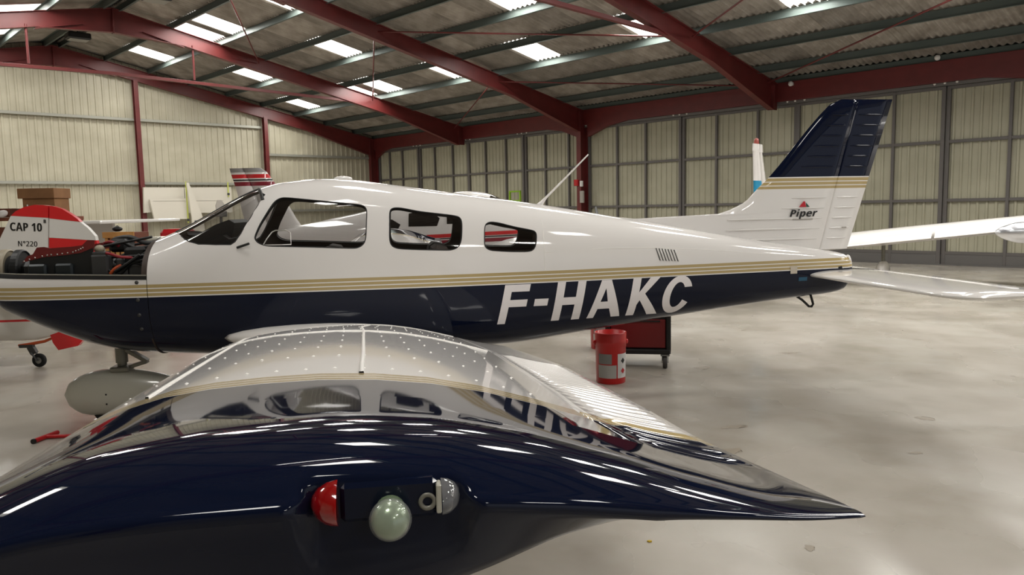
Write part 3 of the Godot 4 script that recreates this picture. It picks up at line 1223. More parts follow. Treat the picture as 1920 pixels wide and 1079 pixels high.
	for q in v2([2.135,1.412, 2.165,1.46, 2.20,1.505, 2.225,1.517, 2.30,1.517, 2.33,1.497, 2.335,1.412, 2.135,1.412]):
		vp.append(Vector3(q.x, q.y, lf.half(q.x, q.y) - 0.004))
	b.tube(vp, 0.0045, 6, false)
	mk("vent_frame", b, "aluminium", p)
	# cabin lining with the same openings, instrument panel, seats
	var lin := loft_surface(lf, steps(1.42, 4.36, 0.08), func(_x: float) -> Array: return steps(0.0, 1.7, 0.06), holes, -0.034)
	obj("cabin_lining", lin, p).material_override = M["cabin_trim"]
	b = MB.new()
	b.box(Vector3(1.66, 1.27, 0), Vector3(0.22, 0.30, 0.94), Basis(), 0.03)
	b.prism(pv([1.56, 1.44, 1.64, 1.50, 1.76, 1.565, 1.86, 1.60, 1.90, 1.575, 1.86, 1.40, 1.70, 1.30, 1.58, 1.30]), Transform3D(), 0.62)
	b.prism(pv([1.62, 1.40, 1.70, 1.46, 1.84, 1.49, 1.88, 1.46, 1.86, 1.30, 1.62, 1.30]), Transform3D(), 0.90)
	mk("instrument_panel", b, "panel_black", p)
	b = MB.new()
	b.box(Vector3(2.7, 0.76, 0), Vector3(2.2, 0.06, 0.8))
	mk("cabin_floor", b, "cabin_trim", p)
	b = MB.new()
	b.prism(PackedVector2Array([Vector2(0.34, 0.80), Vector2(0.44, 1.15), Vector2(0.32, 1.45), Vector2(0, 1.58), Vector2(-0.32, 1.45), Vector2(-0.44, 1.15), Vector2(-0.34, 0.80)]), Transform3D(Basis(Vector3(0, 0, 1), Vector3.UP, Vector3(-1, 0, 0)), Vector3(4.3, 0, 0)), 0.03)
	mk("rear_bulkhead", b, "cabin_trim", p)
	for q in [[2.35, 0.25], [2.35, -0.25], [3.2, 0.25], [3.2, -0.25]]:
		b = MB.new()
		b.box(Vector3(q[0] - 0.1, 0.9, q[1]), Vector3(0.48, 0.16, 0.42), Basis(), 0.05)
		b.box(Vector3(q[0] + 0.19, 1.12, q[1]), Vector3(0.14, 0.50, 0.42), Basis(Vector3(0, 0, 1), -0.2), 0.05)
		mk("seat", b, "seat_grey", p)
	# open engine bay: lower cowling, its rim, firewall flange
	var cx := steps(0.1, 0.5, 0.05) + steps(0.57, 1.321, 0.08)
	var rim := func(x: float) -> float:
		return lerpf(1.252, 1.218, (x - 0.3) / 1.0)
	var sy := func(x: float, y: float) -> float:
		return lf.s_of(x, minf(y, Loft.crv(lf.top, x) - 0.004))
	var cm := loft_surface(lf, cx, func(x: float) -> Array: return [sy.call(x, rim.call(x) - 0.03), sy.call(x, 1.185), sy.call(x, 1.153)], [])
	cm.surface_set_material(0, M["white_paint"])
	var bandy := [[rim, "seal_black"]]
	var ex := []
	ex.append([loft_surface(lf, cx, func(x: float) -> Array: return [sy.call(x, rim.call(x)), sy.call(x, rim.call(x) - 0.03)], [], 0.003), "seal_black"])
	for i in 6:
		ex.append([loft_surface(lf, cx, func(x: float) -> Array: return [sy.call(x, GOLD_Y[i]), sy.call(x, GOLD_Y[i + 1])], []), "gold_paint" if i % 2 == 0 else "white_paint"])
	ex.append([loft_surface(lf, cx, func(x: float) -> Array:
		var e: float = sy.call(x, 1.061)
		var o := []
		for i in 19:
			o.append(lerpf(e, 2.0, i / 18.0))
		return o, []), "navy_paint"])
	for e in ex:
		cm.add_surface_from_arrays(Mesh.PRIMITIVE_TRIANGLES, e[0].surface_get_arrays(0))
		cm.surface_set_material(cm.get_surface_count() - 1, M[e[1]])
	obj("lower_cowling", cm, p)
	b = MB.new()
	for sd in [1.0, -1.0]:
		var rp := []
		for x in cx:
			rp.append(lf.pos(x, sy.call(x, rim.call(x)), sd))
		b = MB.new()
		b.tube(rp, 0.006, 6)
		mk("cowling_rim", b, "strut_grey", p)
	obj("firewall_flange", loft_surface(lf, [1.285, 1.30, 1.325], func(x: float) -> Array: return steps(0.0, sy.call(x, 1.2), 0.05), [], -0.002), p).material_override = M["flange_brown"]
	b = MB.new()
	var fw := PackedVector2Array()
	for i in 41:
		var q := lf.pos(1.30, 2.0 * i / 40.0) * 0.985
		fw.append(Vector2(q.z, q.y))
	for i in range(39, 0, -1):
		var q := lf.pos(1.30, 2.0 * i / 40.0) * 0.985
		fw.append(Vector2(-q.z, q.y))
	b.prism(fw, Transform3D(Basis(Vector3(0, 0, 1), Vector3.UP, Vector3(-1, 0, 0)), Vector3(1.31, 0, 0)), 0.012)
	mk("firewall", b, "flange_brown", p)
	for i in 4:   # fasteners down the rear edge of the cowling
		var y: float = [1.17, 1.045, 0.935, 0.83][i]
		b = MB.new()
		b.lathe([Vector2(0.014, 0.0), Vector2(0.013, 0.004), Vector2(0.0005, 0.006)], Transform3D(Basis(Vector3.RIGHT, PI / 2), Vector3(1.255, y, lf.half(1.255, y))), 10)
		mk("fastener", b, "engine_grey", p)
	b = MB.new()
	b.bar(Vector3(1.308, 1.21, 0.553), Vector3(1.308, 0.62, 0.40), 0.004, 0.006)
	build_engine(p)
	# propeller and spinner, just ahead of the cowling
	b = MB.new()
	b.lathe([Vector2(0.16, 0.0), Vector2(0.155, 0.06), Vector2(0.13, 0.15), Vector2(0.08, 0.24), Vector2(0.0005, 0.29)], Transform3D(Basis(Vector3(0, 0, 1), PI / 2), Vector3(0.10, 1.17, 0)))
	mk("spinner", b, "white_paint", p)
	for sd in [1.0, -1.0]:
		b = MB.new()
		var rows := []
		for i in 9:
			var k := i / 8.0
			var tw := lerpf(0.9, 0.3, k)
			var ch := 0.07 * (0.7 + 1.2 * k - 1.1 * k * k)
			var c: Vector3 = Vector3(0.02, 1.17, 0) + Vector3(0, 0.35, 0.94) * sd * lerpf(0.08, 0.94, k)
			var ax := Vector3(sin(tw), 0, 0) + Vector3(0, -0.94, 0.35) * cos(tw) * 1.0
			var th := Vector3(cos(tw), 0, 0) - Vector3(0, -0.94, 0.35) * sin(tw)
			var r := []
			for j in 10:
				var a := TAU * j / 10
				r.append(c + ax * ch * cos(a) + th * 0.012 * sin(a))
			rows.append(r)
		b.grid(rows, false, true)
		mk("propeller_blade", b, "engine_grey", p)
	# registration letters on both sides
	var letters := [
		["F", [3.847,0.747, 3.908,0.747, 3.936,0.882, 4.076,0.882, 4.087,0.938, 3.948,0.938, 3.961,1.001, 4.102,1.001, 4.114,1.057, 3.911,1.057]],
		["dash", [4.135,0.881, 4.245,0.881, 4.256,0.937, 4.146,0.937]],
		["H", [4.281,0.751, 4.347,0.751, 4.373,0.876, 4.476,0.876, 4.450,0.751, 4.518,0.751, 4.569,1.061, 4.500,1.061, 4.485,0.937, 4.386,0.937, 4.393,1.061, 4.341,1.061]],
		["A", [4.581,0.752, 4.638,0.752, 4.668,0.827, 4.767,0.827, 4.792,0.753, 4.869,0.753, 4.784,1.060, 4.700,1.060]],
		["K", [4.921,0.753, 4.992,0.753, 5.006,0.842, 5.030,0.880, 5.113,0.752, 5.205,0.752, 5.075,0.933, 5.211,1.066, 5.125,1.066, 5.022,0.945, 5.042,1.063, 4.971,1.063]],
		["C", [5.501,0.973, 5.496,1.011, 5.457,1.053, 5.392,1.067, 5.320,1.050, 5.266,1.000, 5.236,0.912, 5.242,0.835, 5.280,0.782, 5.347,0.749, 5.424,0.750, 5.471,0.797, 5.497,0.861, 5.425,0.868, 5.397,0.826, 5.359,0.812, 5.321,0.838, 5.306,0.886, 5.323,0.960, 5.354,1.003, 5.394,1.013, 5.426,0.999, 5.436,0.972]]]
	# upright strokes of the H as true parallels
	letters[2][1] = [4.281,0.751, 4.347,0.751, 4.368,0.877, 4.470,0.877, 4.449,0.751, 4.517,0.751, 4.569,1.061, 4.501,1.061, 4.480,0.938, 4.378,0.938, 4.399,1.061, 4.333,1.061]
	var cc := []
	for k in 33:
		var a := deg_to_rad(lerpf(24.0, 334.0, k / 32.0))
		cc.append_array([5.366 + 0.128 * cos(a) + 0.2 * 0.159 * sin(a), 0.908 + 0.159 * sin(a)])
	for k in 33:
		var a := deg_to_rad(lerpf(336.0, 36.0, k / 32.0))
		cc.append_array([5.366 + 0.062 * cos(a) + 0.2 * 0.105 * sin(a), 0.908 + 0.105 * sin(a)])
	letters[5][1] = cc
	for l in letters:
		var poly := pv(l[1])
		if l[0] == "A":
			for half in Geometry2D.clip_polygons(poly, pv([4.690,0.886, 4.752,0.886, 4.737,0.995])):
				poly = half if half.size() > 5 else poly
			# the counter is cut by splitting the letter in a left and a right leg
			var leg1 := pv([4.581,0.752, 4.638,0.752, 4.668,0.827, 4.767,0.827, 4.759,0.886, 4.690,0.886, 4.737,0.995, 4.737,1.060, 4.700,1.060])
			var leg2 := pv([4.767,0.827, 4.792,0.753, 4.869,0.753, 4.784,1.060, 4.737,1.060, 4.737,0.995, 4.752,0.886, 4.759,0.886])
			var m1 := decal(lf, leg1)
			m1.add_surface_from_arrays(Mesh.PRIMITIVE_TRIANGLES, decal(lf, leg2).surface_get_arrays(0))
			obj("registration_letter", m1, p).material_override = M["decal_white"]
			continue
		obj("registration_letter", decal(lf, poly), p).material_override = M["decal_white"]
	# louvres, tape patch, placard, catch and seams on the side
	for i in 7:
		var x := 5.169 + 0.0265 * i
		obj("louvre_slot", decal(lf, pv([x + 0.032, 1.198 - 0.002 * i, x + 0.044, 1.198 - 0.002 * i, x + 0.014, 1.296 - 0.003 * i, x + 0.002, 1.296 - 0.003 * i])), p).material_override = M["seal_black"]
		b = MB.new()
		var a := Vector3(x + 0.014, 1.297 - 0.003 * i, lf.half(x, 1.295) + 0.004)
		var c := Vector3(x + 0.045, 1.197 - 0.002 * i, lf.half(x + 0.04, 1.2) + 0.004)
		b.tube([a, a.lerp(c, 0.1), a.lerp(c, 0.5) + Vector3(0, 0, 0.003), a.lerp(c, 0.9), c], [0.003, 0.006, 0.006, 0.006, 0.003], 6)
		mk("louvre", b, "white_paint", p)
	obj("tape_patch", decal(lf, pv([6.428, 1.035, 6.495, 1.035, 6.495, 1.102, 6.428, 1.102]), 1.0, 0.004), p, Transform3D(), "square of beige tape").material_override = M["tape_beige"]
	obj("placard", decal(lf, pv([6.515, 0.968, 6.60, 0.968, 6.60, 1.0, 6.515, 1.0])), p, Transform3D(), "small blue placard").material_override = M["decal_blue"]
	b = MB.new()
	b.tube([Vector3(1.955, 1.40, 0.545), Vector3(2.045, 1.428, 0.575)], 0.009, 8)
	mk("air_probe", b, "seal_black", p)
	for x in [3.04, 4.23]:
		b = MB.new()
		var sp := []
		for y in steps(1.16, 1.62, 0.06):
			if y < Loft.crv(lf.top, x) - 0.06:
				sp.append(Vector3(x, y, lf.half(x, y) + 0.0005))
		if x > 4.0:
			b.tube(sp, 0.0025, 5)
			mk("skin_seam", b, "seam_white", p)
	b = MB.new()
	b.tube([Vector3(4.24, 1.30, lf.half(4.24, 1.30)), Vector3(4.7, 1.31, lf.half(4.7, 1.31)), Vector3(5.2, 1.30, lf.half(5.2, 1.30)), Vector3(5.8, 1.255, lf.half(5.8, 1.255)), Vector3(6.3, 1.20, lf.half(6.3, 1.20))], 0.002, 5)
	mk("skin_seam", b, "seam_white", p)
	# aerials
	b = MB.new()
	b.tube([Vector3(4.285, 1.655, 0), Vector3(4.312, 1.69, 0), Vector3(4.345, 1.727, 0), Vector3(4.50, 1.875, 0), Vector3(4.71, 2.078, 0)], [0.030, 0.016, 0.010, 0.008, 0.006], 10)
	mk("whip_aerial", b, "white_paint", p)
	b = MB.new()
	b.ball(Vector3(2.69, 1.903, 0), Vector3(0.075, 0.024, 0.05))
	mk("roof_aerial", b, "white_paint", p)
	# tail ring
	b = MB.new()
	b.tube([Vector3(6.60, 0.815, 0), Vector3(6.66, 0.775, 0), Vector3(6.725, 0.715, 0), Vector3(6.75, 0.713, 0), Vector3(6.765, 0.735, 0), Vector3(6.735, 0.83, 0)], 0.011, 8)
	mk("tie_down_ring", b, "seal_black", p)
	b = MB.new()
	b.ball(Vector3(7.09, 1.06, 0), Vector3(0.03, 0.11, 0.05))
	mk("tail_light", b, "white_paint", p)
	build_tail(p)
	build_wing(p, 1.0)
	build_wing(p, -1.0)
	for sd in [1.0, -1.0]:
		b = MB.new()
		b.ball(Vector3(2.46, 0.735, 0.50 * sd), Vector3(0.64, 0.088, 0.15))
		mk("wing_root_fairing", b, "white_paint", p)
	build_gear(p)


func build_engine(p: Node3D) -> void:
	var e := group("engine", p)
	var b := MB.new()
	b.box(Vector3(0.66, 1.20, 0), Vector3(0.62, 0.26, 0.50), Basis(), 0.04)
	b.box(Vector3(0.66, 1.22, 0.22), Vector3(0.44, 0.22, 0.20), Basis(), 0.03)
	mk("crankcase", b, "engine_black", e)
	# side baffle with its red silicone lip
	b = MB.new()
	b.prism(pv([0.47, 1.15, 0.47, 1.335, 0.56, 1.36, 0.70, 1.375, 0.84, 1.395, 0.905, 1.415, 0.905, 1.15]), Transform3D(Basis(), Vector3(0, 0, 0.335)), 0.006)
	mk("side_baffle", b, "engine_black", e)
	b = MB.new()
	b.prism(pv([0.425, 1.325, 0.50, 1.345, 0.58, 1.362, 0.72, 1.372, 0.82, 1.385, 0.885, 1.41, 0.915, 1.425, 0.922, 1.475, 0.875, 1.478, 0.835, 1.44, 0.76, 1.432, 0.62, 1.425, 0.575, 1.435, 0.53, 1.432, 0.50, 1.385, 0.46, 1.37]), Transform3D(Basis(), Vector3(0, -0.002, 0.342)), 0.008)
	mk("baffle_lip", b, "baffle_red", e, "red rubber lip along the baffle")
	b = MB.new()
	b.prism(pv([0.45, 1.35, 0.9, 1.41, 0.93, 1.50, 0.86, 1.49, 0.8, 1.45, 0.5, 1.40]), Transform3D(Basis(), Vector3(0, -0.01, -0.26)), 0.008)
	mk("baffle_lip", b, "baffle_red", e)
	for q in [[0.44, 1.332], [0.476, 1.345], [0.514, 1.355], [0.562, 1.366], [0.596, 1.372], [0.624, 1.375], [0.664, 1.377], [0.698, 1.381], [0.734, 1.385], [0.77, 1.39], [0.79, 1.398], [0.81, 1.405], [0.825, 1.412], [0.84, 1.42]]:
		b = MB.new()
		b.ball(Vector3(q[0], q[1], 0.348), Vector3(0.0065, 0.0065, 0.004), Basis(), 4, 6)
		mk("rivet", b, "aluminium", e)
	for x in [0.527, 0.705]:   # rocker covers
		b = MB.new()
		b.box(Vector3(x, 1.25, 0.345), Vector3(0.125, 0.12, 0.06), Basis(), 0.02)
		mk("rocker_cover", b, "cylinder_grey", e)
	b = MB.new()
	b.box(Vector3(0.945, 1.29, 0.30), Vector3(0.125, 0.16, 0.12), Basis(), 0.015)
	b.box(Vector3(0.945, 1.372, 0.30), Vector3(0.10, 0.03, 0.10), Basis(), 0.012)
	mk("oil_cooler", b, "engine_grey", e)
	# flywheel discs at the front
	for q in [[0.22, 0.150, 1.265, "engine_tan", 0.05], [0.315, 0.14, 1.27, "engine_black", 0.08]]:
		b = MB.new()
		b.lathe([Vector2(0.001, 0.02), Vector2(q[1] - 0.02, 0.02), Vector2(q[1] - 0.01, 0.03), Vector2(q[1], 0.02), Vector2(q[1], -0.02), Vector2(0.001, -0.02)], Transform3D(Basis(Vector3(0, 0, 1), -PI / 2), Vector3(q[0], q[2], 0.12)), 32, false)
		mk("flywheel", b, q[3], e)
	b = MB.new()
	b.tube([Vector3(0.243, 1.265, 0.12), Vector3(0.245, 1.265, 0.12)], 0.1, 24)
	b.tube([Vector3(0.246, 1.265, 0.12), Vector3(0.250, 1.265, 0.12)], 0.05, 18)
	mk("hub", b, "engine_grey", e)
	# tubes of the engine mount
	for q in [[0.93, 1.42, 0.25, 1.30, 1.485, 0.28], [0.93, 1.40, -0.25, 1.30, 1.46, -0.28], [1.0, 1.34, 0.27, 1.30, 1.355, 0.38], [0.95, 1.18, 0.25, 1.30, 1.40, 0.30], [0.95, 1.18, 0.22, 1.30, 1.16, 0.38], [1.02, 1.27, 0.30, 1.30, 1.33, 0.42]]:
		b = MB.new()
		b.tube([Vector3(q[0], q[1], q[2]), Vector3(q[3], q[4], q[5])], 0.010, 8)
		mk("mount_tube", b, "engine_black", e)
	for q in [["hose_red", [0.985, 1.375, 0.33, 1.03, 1.37, 0.36, 1.10, 1.345, 0.36, 1.19, 1.335, 0.33], 0.011], ["hose_red", [0.90, 1.44, 0.1, 0.97, 1.45, 0.15, 1.03, 1.42, 0.18], 0.012], ["hose_orange", [1.02, 1.225, 0.36, 1.05, 1.26, 0.36, 1.09, 1.285, 0.34], 0.012], ["engine_black", [0.98, 1.42, 0.2, 1.06, 1.45, 0.2, 1.16, 1.40, 0.2, 1.29, 1.42, 0.2], 0.014], ["engine_grey", [1.0, 1.30, 0.2, 1.1, 1.36, 0.22, 1.22, 1.30, 0.24, 1.3, 1.34, 0.26], 0.012], ["engine_black", [1.0, 1.25, 0.34, 1.08, 1.22, 0.36, 1.18, 1.30, 0.37, 1.29, 1.27, 0.38], 0.013], ["engine_tan", [1.12, 1.25, 0.25, 1.2, 1.28, 0.3, 1.28, 1.26, 0.3], 0.012], ["engine_black", [1.06, 1.24, 0.38, 1.14, 1.29, 0.39, 1.24, 1.36, 0.39], 0.012], ["engine_grey", [0.92, 1.46, -0.05, 1.05, 1.48, 0.0, 1.2, 1.43, 0.05, 1.3, 1.46, 0.05], 0.018]]:
		b = MB.new()
		var pts := []
		var c := Curve3D.new()
		for i in range(0, q[1].size(), 3):
			c.add_point(Vector3(q[1][i], q[1][i + 1], q[1][i + 2]))
		var n: int = c.point_count
		for i in range(1, n - 1):
			var t := (c.get_point_position(i + 1) - c.get_point_position(i - 1)) * 0.2
			c.set_point_in(i, -t); c.set_point_out(i, t)
		for v in c.tessellate(4, 6):
			pts.append(v)
		b.tube(pts, q[2], 8)
		mk("hose", b, q[0], e)
	for q in [[1.0, 1.42, 0.02, 0.13, 0.10, 0.2, "engine_black"], [1.16, 1.33, 0.1, 0.16, 0.16, 0.3, "engine_black"], [1.2, 1.24, 0.25, 0.14, 0.12, 0.2, "engine_grey"], [1.22, 1.44, -0.1, 0.1, 0.07, 0.24, "fairing_grey"], [1.08, 1.30, 0.32, 0.05, 0.07, 0.05, "engine_grey"]]:
		b = MB.new()
		b.box(Vector3(q[0], q[1], q[2]), Vector3(q[3], q[4], q[5]), Basis(), 0.02)
		mk("accessory", b, q[6], e)
	b = MB.new()
	b.ball(Vector3(0.925, 1.405, 0.27), Vector3(0.035, 0.03, 0.04))
	mk("breather_cap", b, "engine_tan", e)


func tail_rows(y0: float, y1: float, d: float, fwd: bool) -> Array:
	# horizontal slices of fin or rudder, left side then right side
	var rows := []
	for y in steps(y0, y1, d):
		var le := fin_le(y)
		var hx := lerpf(6.784, 7.102, (y - 1.24) / 1.205)
		var te := lerpf(7.071, 7.476, (y - 1.208) / 1.319)
		var h := lerpf(0.052, 0.026, clampf((y - 1.24) / 1.25, 0.0, 1.0))
		if y > 2.44:
			h *= sqrt(maxf(0.0, 1.0 - pow((y - 2.44) / 0.094, 2.0)))
		var prof := []
		if fwd:
			for i in 15:
				var k := i / 14.0
				var u := k * k
				var x := lerpf(le, hx, u)
				var nose := minf(1.0, sqrt(maxf(0.0, 1.0 - pow(1.0 - minf(1.0, (x - le) / 0.20), 2.0))))
				var fade := clampf((x - 5.0) / 1.2, 0.12, 1.0) if y < 1.72 else 1.0
				prof.append(Vector2(x, maxf(0.0008, h * nose * lerpf(0.75, 1.0, u) * fade)))
		else:
			for q in [[0.0, 0.86], [0.05, 0.97], [0.12, 0.95], [0.4, 0.66], [0.7, 0.36], [1.0, 0.07]]:
				prof.append(Vector2(lerpf(hx + 0.004, te, q[0]), maxf(0.0008, h * q[1])))
		var r := []
		for q in prof:
			r.append(Vector3(q.x, y, q.y))
		for i in range(prof.size() - 1, -1, -1):
			r.append(Vector3(prof[i].x, y, -prof[i].y))
		rows.append(r)
	return rows


func build_tail(p: Node3D) -> void:
	var bands := [[1.15, 1.762, "white_paint"], [1.762, 1.786, "gold_paint"], [1.786, 1.794, "white_paint"], [1.794, 1.820, "gold_paint"], [1.820, 1.828, "white_paint"], [1.828, 1.855, "gold_paint"], [1.855, 1.865, "white_paint"], [1.865, 2.5339, "navy_paint"]]
	var b: MB
	for part in 2:
		var mesh: ArrayMesh = null
		for bd in bands:
			b = MB.new()
			var lo: float = bd[0]
			if part == 1 and lo < 1.2:
				lo = 1.225
			var rr := tail_rows(lo, bd[1], 0.03 if bd[1] < 2 else 0.02, part == 0)
			b.grid(rr, false, true)
			if bd[1] > 2.5:
				b.smooth(false)
				b.face(rr[-1].duplicate(), rr[-2][0])
			if lo == 1.225:
				b.smooth(false)
				b.face(rr[0].duplicate(), rr[1][0])
			mesh = b.done(M[bd[2]], mesh)
		var o := obj("fin" if part == 0 else "rudder", mesh, p)
		var y := 1.325
		while y < 2.42:
			if absf(y - 1.815) > 0.06:
				var hx := lerpf(6.784, 7.102, (y - 1.24) / 1.205)
				var te := lerpf(7.071, 7.476, (y - 1.208) / 1.319)
				var h := lerpf(0.052, 0.026, clampf((y - 1.24) / 1.25, 0.0, 1.0))
				var x0 := hx + 0.045 if part == 1 else lerpf(fin_le(y), hx, 0.36 if y > 1.8 else 0.5)
				var x1 := te - 0.05 if part == 1 else hx - 0.05
				for sd in [1.0, -1.0]:
					b = MB.new()
					var pts := []
					for k in 5:
						var u := k / 4.0
						var x := lerpf(x0, x1, u)
						var hz := 0.0
						if part == 1:
							hz = h * Loft.crv([[0.0, 0.86], [0.05, 0.97], [0.12, 0.95], [0.4, 0.66], [0.7, 0.36], [1.0, 0.07]], (x - hx - 0.01) / (te - hx - 0.01))
						else:
							hz = h * lerpf(0.75, 1.0, (x - fin_le(y)) / (hx - fin_le(y)))
						pts.append(Vector3(x, y, (hz + 0.0005) * sd))
					b.tube(pts, [0.003, 0.008, 0.008, 0.008, 0.003], 8)
					mk("stiffener_bead", b, "navy_paint" if y > 1.86 else "white_paint", o)
			y += 0.0895
	# maker's mark on the fin
	var fin: Node3D = p.get_node("fin")
	var lg := fin
	var tm := TextMesh.new()
	var f := SystemFont.new()
	f.font_names = PackedStringArray(["Droid Sans"])
	f.font_weight = 700
	tm.font = f
	tm.text = "Piper"
	tm.font_size = 64
	tm.pixel_size = 0.0013
	tm.depth = 0.003
	tm.curve_step = 1.0
	var shear := Basis(Vector3(1.22, 0, 0), Vector3(0.30, 1.0, 0), Vector3(0, 0, 1))
	var t1 := obj("logo_word", tm, lg, Transform3D(shear, Vector3(6.625, 1.548, 0.0535)))
	t1.material_override = M["decal_black"]
	b = MB.new()
	b.prism(pv([6.583, 1.603, 6.648, 1.603, 6.637, 1.652, 6.624, 1.652]), Transform3D(Basis(), Vector3(0, 0, 0.053)), 0.003)
	mk("logo_triangle", b, "decal_red", lg)
	b = MB.new()
	b.prism(pv([6.652, 1.603, 6.682, 1.603, 6.645, 1.640]), Transform3D(Basis(), Vector3(0, 0, 0.053)), 0.003)
	mk("logo_triangle", b, "decal_green", lg)
	b = MB.new()
	b.box(Vector3(6.62, 1.497, 0.0505), Vector3(0.19, 0.010, 0.003))
	mk("logo_line", b, "decal_grey", lg)
	b = MB.new()
	b.box(Vector3(7.02, 1.415, 0.040), Vector3(0.05, 0.012, 0.004), Basis(Vector3.UP, 0.14))
	mk("rudder_placard", b, "decal_grey", p.get_node("rudder"))
	# tailplane
	for sd in [1.0, -1.0]:
		b = MB.new()
		var rows := []
		for z in steps(0.06, 1.66, 0.2) + [1.74, 1.82, 1.88, 1.92, 1.945, 1.96]:
			var k := clampf((z - 1.66) / 0.30, 0.0, 1.0)
			var le := 6.63 + 0.16 * (1.0 - sqrt(maxf(0.0, 1.0 - k * k)))
			var te := 7.45 - 0.03 * k * k
			var th := 0.042 * sqrt(maxf(0.001, 1.0 - pow(clampf((z - 1.86) / 0.1, 0, 1), 2.0)))
			var r := []
			var n := 12
			for i in n + 1:
				var u := pow(1.0 - float(i) / n, 2.0)
				r.append(Vector3(lerpf(le, te, u), 1.012 + 0.006 * u + th * (2.1 * sqrt(u) * (1.0 - u) * 0.95 + 0.04), z * sd))
			for i in range(1, n + 1):
				var u := pow(float(i) / n, 2.0)
				r.append(Vector3(lerpf(le, te, u), 1.012 + 0.006 * u - th * (2.1 * sqrt(u) * (1.0 - u) * 0.95 + 0.04), z * sd))
			rows.append(r)
		b.grid(rows, sd > 0.0, true)
		b.smooth(false)
		b.face(rows[-1].duplicate(), rows[-2][0])
		mk("tailplane", b, "white_paint", p)
	b = MB.new()
	b.box(Vector3(6.93, 1.068, 0.112), Vector3(0.06, 0.025, 0.04), Basis(), 0.01)
	mk("tailplane_hinge", b, "seal_black", p)


func spat(p: Node3D, c: Vector3, l: float, h: float, w: float, m: String) -> void:
	# wheel fairing round a tyre whose foot is at c
	var b := MB.new()
	var rows := []
	for i in 25:
		var u := i / 24.0
		var k := pow(maxf(0.0, sin(PI * pow(u, 0.60))), 0.55) if u < 0.37 else pow(maxf(0.0, 1.0 - pow((u - 0.37) / 0.63, 2.3)), 0.85)
		if u < 0.37:
			k = sqrt(maxf(0.0, 1.0 - pow(1.0 - u / 0.37, 2.0)))
		k = maxf(k, 0.02)
		var r := []
		for j in 18:
			var a := TAU * j / 18
			var dy := sin(a) * h * 0.5 * k
			if dy < -h * 0.38:
				dy = -h * 0.38
			r.append(c + Vector3(l * (u - 0.37), 0.06 + h * 0.5 + dy - 0.02 * u, cos(a) * w * 0.5 * k))
		rows.append(r)
	b.grid(rows, true, true)
	mk("wheel_fairing", b, m, p)
	b = MB.new()
	b.lathe([Vector2(0.05, -0.055), Vector2(0.14, -0.06), Vector2(0.165, -0.045), Vector2(0.172, 0.0), Vector2(0.165, 0.045), Vector2(0.14, 0.06), Vector2(0.05, 0.055)], Transform3D(Basis(Vector3.RIGHT, PI / 2), c + Vector3(0, 0.172, 0)), 28)
	mk("tyre", b, "tyre", p)


func build_gear(p: Node3D) -> void:
	var b: MB
	var ng := group("nose_gear", p)
	spat(ng, Vector3(0.86, 0.0, 0), 1.0, 0.40, 0.26, "fairing_grey")
	b = MB.new()
	b.tube([Vector3(0.93, 0.44, 0), Vector3(0.93, 0.66, 0)], 0.035, 14)
	b.tube([Vector3(0.93, 0.50, 0), Vector3(0.93, 0.62, 0)], 0.045, 14)
	b.box(Vector3(0.93, 0.455, 0), Vector3(0.14, 0.04, 0.16), Basis(), 0.01)
	mk("strut", b, "strut_grey", ng)
	b = MB.new()
	b.bar(Vector3(0.97, 0.60, 0.0), Vector3(1.12, 0.50, 0.0), 0.07, 0.028)
	b.bar(Vector3(1.12, 0.50, 0.0), Vector3(0.96, 0.455, 0.0), 0.07, 0.028)
	mk("torque_link", b, "strut_grey", ng)
	for y in [0.16, 0.235]:
		b = MB.new()
		b.ball(Vector3(0.84, y + 0.04, 0.129), Vector3(0.007, 0.007, 0.004), Basis(), 5, 8)
		mk("screw", b, "seal_black", ng)
	for sd in [1.0, -1.0]:
		var mg := group("main_gear", p)
		spat(mg, Vector3(2.78, 0.0, 1.52 * sd), 0.95, 0.42, 0.27, "white_paint")
		b = MB.new()
		b.tube([Vector3(2.78, 0.36, 1.52 * sd), Vector3(2.78, 0.72, 1.52 * sd)], 0.04, 12)
		mk("strut", b, "strut_grey", mg)
# ------------------------------------------------------------------ the other aircraft
func facing(nose: Vector3, aft: Vector3) -> Transform3D:
	var a := Vector3(aft.x, 0, aft.z).normalized()
	return Transform3D(Basis(a, Vector3.UP, a.cross(Vector3.UP)), nose)


